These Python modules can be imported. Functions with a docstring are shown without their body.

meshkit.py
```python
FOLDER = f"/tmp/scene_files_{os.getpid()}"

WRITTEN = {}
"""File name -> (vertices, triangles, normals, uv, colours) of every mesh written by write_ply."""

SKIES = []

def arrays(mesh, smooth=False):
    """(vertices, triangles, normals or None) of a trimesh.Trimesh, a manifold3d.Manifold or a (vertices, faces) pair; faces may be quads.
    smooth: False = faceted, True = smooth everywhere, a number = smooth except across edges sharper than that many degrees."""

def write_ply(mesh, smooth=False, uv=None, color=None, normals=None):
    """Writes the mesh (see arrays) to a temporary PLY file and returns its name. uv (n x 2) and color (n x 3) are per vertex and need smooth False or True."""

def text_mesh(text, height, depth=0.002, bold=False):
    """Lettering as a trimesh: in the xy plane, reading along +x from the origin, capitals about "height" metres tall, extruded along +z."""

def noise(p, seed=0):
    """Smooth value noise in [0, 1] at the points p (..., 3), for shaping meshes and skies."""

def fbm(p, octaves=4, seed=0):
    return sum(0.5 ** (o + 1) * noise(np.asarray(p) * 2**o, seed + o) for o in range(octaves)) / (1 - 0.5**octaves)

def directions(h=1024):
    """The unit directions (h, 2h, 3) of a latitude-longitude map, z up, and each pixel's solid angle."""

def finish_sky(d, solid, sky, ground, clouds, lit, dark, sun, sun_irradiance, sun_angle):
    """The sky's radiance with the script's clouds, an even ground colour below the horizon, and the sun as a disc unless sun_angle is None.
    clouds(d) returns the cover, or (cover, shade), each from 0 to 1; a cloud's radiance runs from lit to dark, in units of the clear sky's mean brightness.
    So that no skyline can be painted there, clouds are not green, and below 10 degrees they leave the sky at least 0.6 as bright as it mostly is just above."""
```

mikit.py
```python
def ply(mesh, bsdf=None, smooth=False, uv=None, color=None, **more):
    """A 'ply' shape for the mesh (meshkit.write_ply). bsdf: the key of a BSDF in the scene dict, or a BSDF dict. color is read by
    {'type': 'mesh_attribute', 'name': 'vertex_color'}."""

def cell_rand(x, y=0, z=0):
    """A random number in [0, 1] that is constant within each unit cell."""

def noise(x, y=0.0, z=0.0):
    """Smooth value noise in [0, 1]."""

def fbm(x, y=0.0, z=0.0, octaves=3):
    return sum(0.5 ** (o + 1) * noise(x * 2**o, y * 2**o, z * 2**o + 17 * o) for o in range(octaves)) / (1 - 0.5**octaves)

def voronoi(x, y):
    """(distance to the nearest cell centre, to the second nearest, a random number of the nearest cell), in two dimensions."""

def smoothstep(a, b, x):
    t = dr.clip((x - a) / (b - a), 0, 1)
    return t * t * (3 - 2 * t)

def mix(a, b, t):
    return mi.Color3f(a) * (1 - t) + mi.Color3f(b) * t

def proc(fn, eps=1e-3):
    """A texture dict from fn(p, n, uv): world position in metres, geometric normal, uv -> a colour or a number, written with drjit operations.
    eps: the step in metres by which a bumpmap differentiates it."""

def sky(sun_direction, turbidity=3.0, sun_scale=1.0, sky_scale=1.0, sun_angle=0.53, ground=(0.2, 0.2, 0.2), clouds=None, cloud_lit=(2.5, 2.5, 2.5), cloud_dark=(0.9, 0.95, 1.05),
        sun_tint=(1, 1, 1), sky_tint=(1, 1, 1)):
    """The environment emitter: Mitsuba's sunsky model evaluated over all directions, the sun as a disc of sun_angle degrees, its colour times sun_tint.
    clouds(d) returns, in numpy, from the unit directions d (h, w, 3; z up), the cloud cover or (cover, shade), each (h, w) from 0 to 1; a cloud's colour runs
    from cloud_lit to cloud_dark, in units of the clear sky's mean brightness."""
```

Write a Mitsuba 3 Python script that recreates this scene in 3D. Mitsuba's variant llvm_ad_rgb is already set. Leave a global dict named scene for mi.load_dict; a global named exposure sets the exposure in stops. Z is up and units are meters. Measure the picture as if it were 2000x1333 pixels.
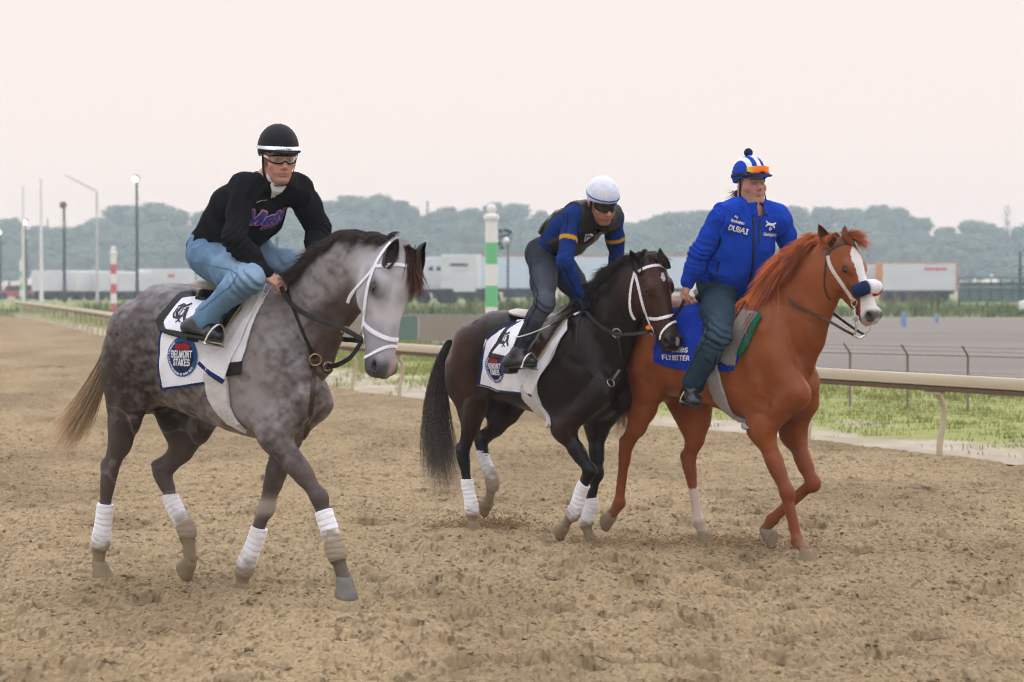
import math, random, numpy as np, trimesh, mitsuba as mi, mikit, meshkit
import drjit as dr
from shapely.geometry import Polygon, Point, box as sbox, LineString
from shapely import affinity, union_all
from scipy.interpolate import PchipInterpolator
from scipy.ndimage import map_coordinates
from mikit import ply, proc, noise, fbm, smoothstep, mix
T = mi.ScalarTransform4f
scene, labels = {'type': 'scene'}, {}
random.seed(7); RNG = np.random.default_rng(7)

# ---------------------------------------------------------------- camera, sky, exposure
FPX, HOR, CH = 4500.0, 555.0, 1.65           # focal length in pixels of a 2000 px wide picture, horizon row, camera height
PITCH = math.atan((666.5 - HOR) / FPX)
cam = dict(origin=[0, 0, CH], target=[0, math.cos(PITCH), CH - math.sin(PITCH)])
scene['camera'] = {'type': 'thinlens', 'fov': 2 * math.degrees(math.atan(1000 / FPX)), 'fov_axis': 'x', 'aperture_radius': 0.010,
                   'focus_distance': 13.2, 'near_clip': 0.1, 'far_clip': 5000.0,
                   'to_world': T().look_at(origin=cam['origin'], target=cam['target'], up=[0, 0, 1]),
                   'medium': {'type': 'ref', 'id': 'haze_air'}}
exposure = 2.53
SKY_SHADE = lambda d: (np.ones(d.shape[:2]), np.clip((d[..., 2] - .13) / .87, 0, 1) ** 0.85)
scene['sky'] = mikit.sky([0.80, 0.45, 0.45], turbidity=4, sun_scale=0.04, sun_angle=16, clouds=SKY_SHADE,
                         cloud_lit=(2.03, 1.77, 1.65), cloud_dark=(3.55, 3.75, 4.35), sun_tint=(1.0, 0.72, 0.5), ground=(0.3, 0.24, 0.16))
scene['haze_air'] = {'type': 'homogeneous', 'albedo': {'type': 'rgb', 'value': [0.885, 0.95, 0.975]}, 'sigma_t': {'type': 'rgb', 'value': [0.00066, 0.00076, 0.00085]}}

def ray(u, v):
    d = np.array([(u - 1000) / FPX, 1, -(v - 666.5) / FPX]); c, s = math.cos(PITCH), math.sin(PITCH)
    return np.array([d[0], d[1] * c + d[2] * s, -d[1] * s + d[2] * c])
def gnd(u, v, z=0.0):
    "the point of the level z that is seen at this place of the photograph"
    r = ray(u, v); return np.array([0, 0, CH]) + r * ((z - CH) / r[2])
def at(u, v, Y):
    "the point at distance Y in front of the camera"
    return np.array([0, 0, CH]) + ray(u, v) * Y
# ---------------------------------------------------------------- helpers
V = lambda *a: np.array(a, float)
def nrm(v): v = np.asarray(v, float); return v / (np.linalg.norm(v, axis=-1, keepdims=True) + 1e-12)
def key_of(name):
    if name not in scene: return name
    k = 1
    while f'{name}_{k:03d}' in scene: k += 1
    return f'{name}_{k:03d}'
ROOTS = set()
def thing(name, label, cat, group=None):
    k, i = name, 0
    while k in ROOTS or k in scene: i += 1; k = f'{name}_{i:03d}'
    ROOTS.add(k); labels[k] = {'label': label, 'category': cat}
    if group: labels[k]['group'] = group
    return k
def put(name, mesh, bsdf, parent=None, smooth=30, label=None, kind=None, **kw):
    k = key_of(f'{parent}__{name}' if parent else name)
    scene[k] = ply(mesh, bsdf, smooth, **kw)
    if label or kind:
        labels.setdefault(k, {})
        if label: labels[k]['label'] = label
        if kind: labels[k]['kind'] = kind
    return k
def mat(name, rgb, rough=0.6, two=True, **kw):
    kw.setdefault('specular', .15 if rough > .55 else .4)
    b = {'type': 'principled', 'base_color': {'type': 'rgb', 'value': list(rgb)} if not isinstance(rgb, dict) else rgb, 'roughness': rough, **kw}
    scene[name] = {'type': 'twosided', 'bsdf': b} if two else b
    return name
VC = {'type': 'mesh_attribute', 'name': 'vertex_color'}
cat = trimesh.util.concatenate
def nz(p, f, seed=0, o=3): return meshkit.fbm(np.asarray(p) * f, o, seed)
def lerp(a, b, t): return np.asarray(a) * (1 - t[:, None]) + np.asarray(b) * t[:, None]
def sstep(a, b, x): t = np.clip((x - a) / (b - a), 0, 1); return t * t * (3 - 2 * t)

class Frame:
    "local axes of a horse: x forward, y to its left, z up"
    def __init__(s, o, deg):
        a = math.radians(deg); s.o = V(o[0], o[1], 0); s.f = V(math.cos(a), -math.sin(a), 0); s.l = V(math.sin(a), math.cos(a), 0)
        s.M = np.stack([s.f, s.l, V(0, 0, 1)])
    def P(s, u, v, c):
        r = ray(u, v); C = V(0, 0, CH); t = (c - (C - s.o) @ s.l) / (r @ s.l); p = C + t * r - s.o
        return V(p @ s.f, c, p[2])
    def W(s, p): return np.asarray(p) @ s.M + s.o
    def L(s, w): return (np.asarray(w) - s.o) @ s.M.T

# ---- solids as distance fields on a grid, meshed by surface nets
class Field:
    def __init__(s, lo, hi, h):
        s.lo, s.h = np.asarray(lo, float), h
        s.n = np.ceil((np.asarray(hi) - s.lo) / h).astype(int) + 1
        s.g = np.full(s.n, 1.0, np.float32)
    def box(s, lo, hi):
        a = np.clip(np.floor((np.asarray(lo) - s.lo) / s.h).astype(int), 0, s.n - 1); b = np.clip(np.ceil((np.asarray(hi) - s.lo) / s.h).astype(int) + 1, 1, s.n)
        b = np.maximum(b, a + 1)
        sl = tuple(slice(i, j) for i, j in zip(a, b))
        ax = [(s.lo[k] + s.h * np.arange(a[k], b[k])).astype(np.float32) for k in range(3)]
        return sl, ax[0][:, None, None], ax[1][None, :, None], ax[2][None, None, :]
    def add(s, prim, k=0.03):
        fn, lo, hi = prim; m = k + 3 * s.h
        sl, X, Y, Z = s.box(np.asarray(lo) - m, np.asarray(hi) + m)
        d = fn(X, Y, Z); g = s.g[sl]
        if k <= 0: s.g[sl] = np.minimum(g, d); return s
        h = np.clip(0.5 + 0.5 * (g - d) / k, 0, 1)
        s.g[sl] = g * (1 - h) + d * h - k * h * (1 - h)
        return s
    def cut(s, prim, k=0.01):
        fn, lo, hi = prim; m = k + 3 * s.h
        sl, X, Y, Z = s.box(np.asarray(lo) - m, np.asarray(hi) + m)
        d = -fn(X, Y, Z); g = s.g[sl]
        h = np.clip(0.5 - 0.5 * (g - d) / max(k, 1e-6), 0, 1)
        s.g[sl] = g * (1 - h) + d * h + k * h * (1 - h)
        return s
    def clip(s, prim, k=0.004):
        "keep only what lies inside the primitive"
        fn, lo, hi = prim
        sl, X, Y, Z = s.box(s.lo, s.lo + s.h * s.n)
        d = fn(X, Y, Z); g = s.g
        h = np.clip(0.5 - 0.5 * (g - d) / max(k, 1e-6), 0, 1)
        s.g = (g * (1 - h) + d * h + k * h * (1 - h)).astype(np.float32); return s
    def rough(s, fn, band=.05):
        "carve a relief fn(points), in metres outwards, into the surface"
        i = np.argwhere(np.abs(s.g) < band); p = s.lo + s.h * i; s.g[tuple(i.T)] -= fn(p).astype(np.float32); return s
    def val(s, p):
        q = (np.asarray(p) - s.lo) / s.h
        return map_coordinates(s.g, q.T, order=1, mode='nearest')
    def grad(s, p, e=None):
        e = e or s.h; p = np.asarray(p); o = np.zeros_like(p)
        for k in range(3):
            d = np.zeros(3); d[k] = e; o[:, k] = s.val(p + d) - s.val(p - d)
        return nrm(o)
    def snap(s, p, off=0.0, it=6, e=None):
        "move points to the level off of the field"
        p = np.array(p, float)
        for _ in range(it): p = p + (off - s.val(p))[:, None] * s.grad(p, e or 2 * s.h) * 0.8
        return p
    def cast(s, p, d, off=0.0, far=1.2, step=None):
        "march from p along d to the level off; points that miss stay at far"
        p = np.array(p, float); d = nrm(np.broadcast_to(d, p.shape)); t = np.zeros(len(p)); done = np.zeros(len(p), bool)
        step = step or s.h * 0.8
        while True:
            v = s.val(p + d * t[:, None]) - off
            done |= v < 0
            go = ~done & (t < far)
            if not go.any(): break
            t[go] += np.clip(v[go] * 0.6, step, 0.05)
        for _ in range(3): t = t + np.where(done, np.clip(s.val(p + d * t[:, None]) - off, -0.02, 0.02) * 0.7, 0)
        return p + d * t[:, None], done
    def mesh(s, thr=0.0):
        g = s.g - thr; ins = g < 0
        c = np.zeros(np.array(g.shape) - 1, np.int8)
        cor = [(i, j, k) for i in (0, 1) for j in (0, 1) for k in (0, 1)]
        for i, j, k in cor: c += ins[i:i + c.shape[0], j:j + c.shape[1], k:k + c.shape[2]]
        idx = np.argwhere((c > 0) & (c < 8)); vid = np.full(c.shape, -1, np.int32); vid[tuple(idx.T)] = np.arange(len(idx))
        acc = np.zeros((len(idx), 3)); num = np.zeros(len(idx))
        vals = {q: g[tuple((idx + q).T)] for q in cor}
        for q in cor:
            for ax in range(3):
                if q[ax]: continue
                r = tuple(1 if t == ax else q[t] for t in range(3)); a, b = vals[q], vals[r]; m = (a < 0) != (b < 0)
                t = a[m] / (a[m] - b[m]); pt = np.tile(np.array(q, float), (m.sum(), 1)); pt[:, ax] += t
                acc[m] += pt; num[m] += 1
        v = s.lo + s.h * (idx + acc / num[:, None]); F = []
        for ax in range(3):
            u, w = [(1, 2), (2, 0), (0, 1)][ax]
            a = [slice(None)] * 3; b = [slice(None)] * 3; a[ax] = slice(0, -1); b[ax] = slice(1, None)
            for t in (u, w): a[t] = slice(1, -1); b[t] = slice(1, -1)
            A, B = ins[tuple(a)], ins[tuple(b)]
            for flip, m in ((False, A & ~B), (True, ~A & B)):
                e = np.argwhere(m); e[:, u] += 1; e[:, w] += 1
                def cell(du, dw):
                    q = e.copy(); q[:, u] -= du; q[:, w] -= dw; return vid[tuple(q.T)]
                quad = np.stack([cell(1, 1), cell(0, 1), cell(0, 0), cell(1, 0)], 1)
                F.append(quad[:, ::-1] if flip else quad)
        F = np.vstack(F)
        for _ in range(2):
            val = s.val(v) - thr; v = v - np.clip(val, -s.h, s.h)[:, None] * s.grad(v) * 0.7
        return v, np.vstack([F[:, [0, 1, 2]], F[:, [0, 2, 3]]])

def cone(a, b, ra, rb, lat=None, sc=1.0):
    "a tapering limb with round ends; lat, sc: its width along lat is sc times its other one"
    a, b = np.asarray(a, float), np.asarray(b, float); r = max(ra, rb) * max(1, sc)
    ab = b - a; L2 = ab @ ab + 1e-12
    def fn(X, Y, Z):
        x, y, z = X - a[0], Y - a[1], Z - a[2]
        t = np.clip((x * ab[0] + y * ab[1] + z * ab[2]) / L2, 0, 1)
        x, y, z = x - t * ab[0], y - t * ab[1], z - t * ab[2]
        rad = ra + (rb - ra) * t
        d2 = x * x + y * y + z * z
        if lat is None: return np.sqrt(d2) - rad
        l = nrm(lat); q = x * l[0] + y * l[1] + z * l[2]
        e = np.sqrt(np.maximum(d2 - q * q + (q / sc) ** 2, 1e-12)); gr = np.sqrt(np.maximum(d2 - q * q + (q / sc) ** 2 / sc ** 2, 1e-12)) / e
        return (e - rad) / np.maximum(gr, min(1, 1 / sc) * 0.5)
    return fn, np.minimum(a, b) - r, np.maximum(a, b) + r
def ell(c, rad, R=None):
    c = np.asarray(c, float); rad = np.asarray(rad, float); R = np.eye(3) if R is None else np.asarray(R); m = np.sqrt(((R * rad[:, None]) ** 2).sum(0))
    def fn(X, Y, Z):
        x, y, z = X - c[0], Y - c[1], Z - c[2]
        q = [(x * R[k, 0] + y * R[k, 1] + z * R[k, 2]) / rad[k] for k in range(3)]
        n = np.sqrt(q[0] ** 2 + q[1] ** 2 + q[2] ** 2); g = np.sqrt((q[0] / rad[0]) ** 2 + (q[1] / rad[1]) ** 2 + (q[2] / rad[2]) ** 2)
        return (n - 1) * n / (g + 1e-6)
    return fn, c - m, c + m
def loft(o, R, st, p=2.0, yc=None):
    "stations (x, top, bottom, half width[, sideways offset]) along R[0] from o; R[1] sideways, R[2] towards top"
    st = np.asarray(st, float); R = np.asarray(R, float); o = np.asarray(o, float)
    tt = np.linspace(st[0, 0], st[-1, 0], 200); cols = [PchipInterpolator(st[:, 0], st[:, k])(tt) for k in range(1, st.shape[1])]
    if len(cols) < 4: cols.append(tt * 0)
    pts = np.concatenate([o + tt[:, None] * R[0] + (cols[3] + sgn * cols[2])[:, None] * R[1] + z[:, None] * R[2] for sgn in (-1, 1) for z in (cols[0], cols[1])])
    def fn(X, Y, Z):
        x, y, z = X - o[0], Y - o[1], Z - o[2]
        a, b, c = [(x * R[k, 0] + y * R[k, 1] + z * R[k, 2]).astype(np.float32) for k in range(3)]
        t = np.clip(a, tt[0], tt[-1]); f = (t - tt[0]) / (tt[-1] - tt[0]) * 199; i = np.minimum(f.astype(np.int32), 198); f = f - i
        top, bot, w, off = [q[i] * (1 - f) + q[i + 1] * f for q in cols]
        h = np.maximum((top - bot) / 2, 1e-3); w = np.maximum(w, 1e-3); q, r = (b - off) / w, (c - (top + bot) / 2) / h
        if p == 2.0: n = np.sqrt(q * q + r * r) + 1e-6; g = np.sqrt((q / w) ** 2 + (r / h) ** 2) / n
        else:
            n = (np.abs(q) ** p + np.abs(r) ** p) ** (1 / p) + 1e-6; g = np.sqrt((np.abs(q) ** (p - 1) / w) ** 2 + (np.abs(r) ** (p - 1) / h) ** 2) / n ** (p - 1)
        d = (n - 1) / np.maximum(g, 0.5 / np.maximum(w, h)); e = np.abs(a - t)
        return np.where(e > 0, np.sqrt(np.maximum(d, 0) ** 2 + e * e), d)
    return fn, pts.min(0), pts.max(0)

def half(c, n, r):
    "the part of the ball (c, r) on the side that n points to"
    c, n = np.asarray(c, float), nrm(n)
    def fn(X, Y, Z):
        x, y, z = X - c[0], Y - c[1], Z - c[2]; return np.maximum(np.sqrt(x * x + y * y + z * z) - r, -(x * n[0] + y * n[1] + z * n[2]))
    return fn, c - r, c + r
# ---- straps, tubes, patches laid on a field
def resample(P, n):
    P = np.asarray(P, float); s = np.r_[0, np.cumsum(np.linalg.norm(np.diff(P, axis=0), axis=1))]
    k = min(3, len(P) - 1)
    if k >= 2:
        from scipy.interpolate import CubicSpline
        return (CubicSpline(s, P) if k == 3 else PchipInterpolator(s, P))(np.linspace(0, s[-1], n))
    return np.stack([np.interp(np.linspace(0, s[-1], n), s, P[:, j]) for j in range(3)], 1)
def sweep(P, N, prof, closed=False):
    "profile points (side, out) swept along P with outward normals N; profile closed"
    P = np.asarray(P); t = np.gradient(P, axis=0)
    if closed: t = np.roll(P, -1, 0) - np.roll(P, 1, 0)
    t = nrm(t); N = np.broadcast_to(N, P.shape); N = nrm(N - (N * t).sum(1, keepdims=True) * t); S = np.cross(t, N)
    prof = np.asarray(prof, float)
    if prof.ndim == 2: prof = np.broadcast_to(prof, (len(P),) + prof.shape)
    v = P[:, None] + prof[:, :, :1] * S[:, None] + prof[:, :, 1:] * N[:, None]
    n, m = v.shape[:2]; i, j = np.meshgrid(np.arange(n if closed else n - 1), np.arange(m), indexing='ij'); i2 = (i + 1) % n; j2 = (j + 1) % m
    f = np.stack([i * m + j, i * m + j2, i2 * m + j2, i2 * m + j], -1).reshape(-1, 4)
    f = np.vstack([f[:, [0, 1, 2]], f[:, [0, 2, 3]]]); vv = v.reshape(-1, 3)
    if not closed:
        c0, c1 = len(vv), len(vv) + 1; vv = np.vstack([vv, v[0].mean(0), v[-1].mean(0)]); jj = np.arange(m)
        f = np.vstack([f, np.stack([np.full(m, c0), (jj + 1) % m, jj], 1), np.stack([np.full(m, c1), (n - 1) * m + jj, (n - 1) * m + (jj + 1) % m], 1)])
    return trimesh.Trimesh(vv, f, process=False)
def ring_prof(r, k=8, sx=1.0): a = np.arange(k) * 2 * np.pi / k; return np.stack([np.cos(a) * r * sx, np.sin(a) * r], 1)
def strap_prof(w, th): return np.array([[-w, 0], [-w, th * .7], [-w * .8, th], [w * .8, th], [w, th * .7], [w, 0]]) * [0.5, 1]
def tube(P, r, k=8, n=None, closed=False, up=(0.13, 0.21, 0.97)):
    P = resample(P, n) if n else np.asarray(P, float); r = np.broadcast_to(r, len(P))
    base = ring_prof(1.0, k); t = nrm(np.gradient(P, axis=0)); N = np.cross(t, np.cross(np.broadcast_to(up, P.shape), t) + 1e-6)
    return sweep(P, N, base[None] * r[:, None, None], closed)
def strap_on(field, P, w, th, n=40, off=0.001, snap=True, closed=False):
    P = resample(P, n); P = field.snap(P, off) if snap else P
    if snap:
        for _ in range(3):
            Q = P.copy(); Q[1:-1] = (P[:-2] + 2 * P[1:-1] + P[2:]) / 4; P = Q
        P = P + np.maximum(off - field.val(P), 0)[:, None] * field.grad(P, 3 * field.h)
    return sweep(P, field.grad(P, 3 * field.h), strap_prof(w, th), closed)
def patch2d(poly, h):
    "a polygon as a fine triangle mesh: squares inside, cut squares along the edge"
    from shapely import prepare
    prepare(poly); x0, y0, x1, y1 = poly.bounds; vs, fs, at_ = [], [], {}
    def vert(x, y):
        k = (round(x, 5), round(y, 5))
        if k not in at_: at_[k] = len(vs); vs.append(k)
        return at_[k]
    for i in range(int(math.floor(x0 / h)), int(math.ceil(x1 / h))):
        for j in range(int(math.floor(y0 / h)), int(math.ceil(y1 / h))):
            c = sbox(i * h, j * h, (i + 1) * h, (j + 1) * h)
            if not poly.intersects(c): continue
            if poly.contains(c):
                q = [vert(*p) for p in ((i * h, j * h), ((i + 1) * h, j * h), ((i + 1) * h, (j + 1) * h), (i * h, (j + 1) * h))]
                fs += [[q[0], q[1], q[2]], [q[0], q[2], q[3]]]
            else:
                for g in getattr(poly.intersection(c), 'geoms', [poly.intersection(c)]):
                    if g.geom_type == 'Polygon' and g.area > 1e-9:
                        a, b = trimesh.creation.triangulate_polygon(g, engine='earcut'); ids = [vert(*p) for p in a]
                        fs += [[ids[t] for t in tri] for tri in b]
    return np.array(vs, float), np.array(fs, int)
def shell(v, f, n, th):
    "a sheet with a thickness: v moved out along n by th, and the rim closed"
    m = trimesh.Trimesh(v, f, process=False); e = m.edges; es = np.sort(e, 1)
    u, inv, cnt = np.unique(es, axis=0, return_inverse=True, return_counts=True); rim = e[cnt[inv.ravel()] == 1]; k = len(v)
    return trimesh.Trimesh(np.vstack([v, v + n * th]), np.vstack([f[:, ::-1], f + k, np.stack([rim[:, 0], rim[:, 1], rim[:, 1] + k], 1), np.stack([rim[:, 0], rim[:, 1] + k, rim[:, 0] + k], 1)]), process=False)
def text_poly(text, height, bold=True, shear=0.0):
    m = meshkit.text_mesh(text, height, 0.001, bold); top = m.triangles[m.face_normals[:, 2] > 0.9][:, :, :2]
    p = union_all([Polygon(t) for t in top if Polygon(t).area > 1e-12]).buffer(height * .01)
    p = affinity.translate(p, -(p.bounds[0] + p.bounds[2]) / 2, -height / 2)
    return affinity.skew(p, xs=-shear, origin=(0, 0)) if shear else p
def decal(field, poly, o, ex, ey, off=0.0015, th=0.0015, h=0.012, back=0.25):
    "a flat print: the polygon, in the plane (o, ex, ey), pressed on the field's surface"
    poly = poly.buffer(0); v, f = patch2d(poly, h); ex, ey = nrm(ex), nrm(ey); ez = nrm(np.cross(ex, ey))
    p = np.asarray(o) + v[:, :1] * ex + v[:, 1:] * ey
    q, ok = field.cast(p + ez * back, -ez, off, far=2 * back + .1)
    f = f[ok[f].all(1)]
    return shell(q, f, np.broadcast_to(ez, q.shape), th)
def moved(m, M=None, t=None):
    v, f = (m.vertices, m.faces) if hasattr(m, 'vertices') else m
    return trimesh.Trimesh(v @ np.asarray(M) + (0 if t is None else t), f, process=False)
def rbox(sx, sy, sz, r=0.01, c=(0, 0, 0)):
    m = trimesh.creation.box([1, 1, 1]); q = []
    for a in (0, 1, 2):
        e = np.array([sx, sy, sz]) / 2 - r * (np.arange(3) != a); q.append(np.array(np.meshgrid(*[[-k, k] for k in e])).reshape(3, -1).T)
    return trimesh.Trimesh(np.vstack(q) + c, process=False).convex_hull
def lathe(prof, k=24): return trimesh.creation.revolve(np.asarray(prof, float), sections=k)
# ---------------------------------------------------------------- the setting
def struct(name, mesh, m, smooth=True, **kw): k = put(name, mesh, m, None, smooth, kind='structure', **kw); return k
RAIL = resample([(11.5, 7.8, 0), (4.85, 21.0, 0), (-1.6, 33.8, 0), (-6.3, 47, 0), (-12.2, 70, 0), (-22, 106, 0), (-36, 158, 0), (-52, 215, 0)], 400)
def rail_x(Y): return np.interp(Y, RAIL[:, 1], RAIL[:, 0])
def rail_u(u):
    "the point of the rail line seen in this column of the photograph"
    q = 1000 + FPX * RAIL[:, 0] / RAIL[:, 1]; i = np.argsort(q); return np.array([np.interp(u, q[i], RAIL[i, k]) for k in (0, 1, 2)])
scene['sand'] = {'type': 'twosided', 'bsdf': {'type': 'bumpmap', 'arbitrary': proc(lambda p, n, uv: 0.018 * fbm(p.x * 62, p.y * 40, p.z * 30, 2), 2e-3), 'scale': 1.0,
    'bsdf': {'type': 'principled', 'roughness': .95, 'specular': .15, 'base_color': proc(lambda p, n, uv: mix(mix((.218, .158, .086), (.298, .220, .122), smoothstep(.25, .7, fbm(p.x * 1.1, p.y * .5, 3.1, 3))) * (.66 + .68 * fbm(p.x * 75, p.y * 24, p.z * 30, 2)), (.078, .055, .029), smoothstep(.56, .74, noise(p.x * 36, p.y * 15, 1.3) * .55 + noise(p.x * 80, p.y * 32, 5.1) * .45) * .58 + smoothstep(.60, .72, fbm(p.x * 9, p.y * 4, 8.3, 3)) * .4))}}}  # dark flecks: shade of crumbs and pits painted into the colour, with damp sand
def sand_z(x, y):
    p = np.stack([x, y, np.zeros_like(x)], -1); far = np.clip((23 - y) / 9, 0, 1)
    a = meshkit.fbm(p * [1.3, .9, 1], 3, 3) - .5; b = meshkit.fbm(p * [4.2, 3.0, 1], 2, 5); b = 1 - np.abs(b - .5) * 2 ; c = meshkit.fbm(p * [11, 8, 1], 2, 9); c = np.abs(c - .5) * 2; d = meshkit.noise(p * [28, 12, 1], 4); e = meshkit.noise(p * [82, 26, 1], 8)
    near = np.clip((15.6 - y) / 3.0, 0, 1)
    z = a * (.05 + .07 * near) + (b - .7) * (.012 + .034 * near) - (.35 - c) * (.004 + .010 * near) + (d - .5) * .010 + (e - .5) * .011 - np.clip(meshkit.fbm(p * [4.2, 3.0, 1], 2, 21) - .60, 0, 1) * (.20 + .12 * near)
    for hx, hy, ha, hd in PRINTS:
        m = (np.abs(x - hx) < .22) & (np.abs(y - hy) < .3)
        if not m.any(): continue
        u = (x[m] - hx) * math.cos(ha) + (y[m] - hy) * math.sin(ha); w = -(x[m] - hx) * math.sin(ha) + (y[m] - hy) * math.cos(ha); r = np.sqrt((u / .075) ** 2 + (w / .062) ** 2); z[m] += hd * (-np.exp(-r ** 4 * .5) + .55 * np.exp(-((r - 1.5) / .42) ** 2) * (1 - .6 * u / .1 * .5))
    for px, py, pz, s in PADS: z = z + (pz - z * .5) * np.exp(-((x - px) ** 2 + (y - py) ** 2) / (2 * s * s))
    return z
_h = np.random.default_rng(15); PRINTS = []
for _ in range(26):
    hx, hy = _h.uniform(-3.2, 3.2), _h.uniform(9.5, 19); a_ = -.75 + _h.normal(0, .12)
    for k in range(4): PRINTS.append((hx + k * .55 * math.cos(a_) + _h.normal(0, .1), hy + k * .55 * math.sin(a_) + _h.normal(0, .1), a_ + _h.normal(0, .3), _h.uniform(.022, .045)))
PADS = []
for (u, v), dz in (((198, 1132), .03), ((472, 1166), -.005), ((922, 1036), .035), ((1160, 1064), -.01), ((1377, 1056), .025), ((1582, 1096), -.005)): q = gnd(u, v - 4, dz); PADS.append((q[0], q[1], dz, .20))
ys = np.r_[np.arange(8.5, 19.5, .021), np.linspace(19.5, 24.5, 140)[1:], np.linspace(24.5, 47, 60)[1:]]
def sand_sheet():
    rows = []; nx = 1150
    for y in ys:
        x1 = min(rail_x(y), .235 * y + .8); x0 = -.235 * y - .8; rows.append(np.stack([np.linspace(x0, x1, nx), np.full(nx, y)], 1))
    g = np.array(rows); z = sand_z(g[..., 0], g[..., 1]); n, m = g.shape[:2]; v = np.concatenate([g, z[..., None]], -1).reshape(-1, 3); i, j = np.meshgrid(np.arange(n - 1), np.arange(m - 1), indexing='ij'); a = (i * m + j).ravel()
    return v, np.vstack([np.stack([a, a + 1, a + m + 1], 1), np.stack([a, a + m + 1, a + m], 1)])
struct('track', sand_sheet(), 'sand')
# further track, and the ground beyond the rail: strips laid one above the other
def strip(pts, z): p = Polygon(pts); v, f = trimesh.creation.triangulate_polygon(p, engine='earcut'); return np.c_[v, np.full(len(v), z)], f[:, ::-1] if trimesh.Trimesh(np.c_[v, v[:, 0] * 0], f, process=False).face_normals[:, 2].mean() < 0 else f
mat('asphalt', proc(lambda p, n, uv: mix((.128, .112, .092), (.186, .163, .136), fbm(p.x * .08, p.y * .25, 2.0, 4))), .95)
mat('far_grass', proc(lambda p, n, uv: mix((.085, .12, .035), (.20, .20, .08), smoothstep(.3, .7, fbm(p.x * .12, p.y * .06, 1.0, 4)))), .95)
mat('verge', proc(lambda p, n, uv: mix(mix((.36, .31, .24), (.28, .235, .165), noise(p.x * 4, p.y * 2, 1.0)), mix((.15, .18, .05), (.25, .245, .09), fbm(p.x * .5, p.y * .25, 7.0, 3)), smoothstep(.7, 2.4, dr.minimum(p.x + .504 * p.y - 15.43, p.x + .293 * p.y - 8.3) / 1.1 + (fbm(p.x * 1.1, p.y * .5, 4.0, 4) - .5) * 4.5))), .95)
mat('plain_ground', proc(lambda p, n, uv: mix((.16, .16, .09), (.24, .20, .13), fbm(p.x * .05, p.y * .05, 2.0, 3))), .95)
struct('ground', strip([(-900, -300), (900, -300), (900, 900), (-900, 900)], -.20), 'plain_ground', False)
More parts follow.
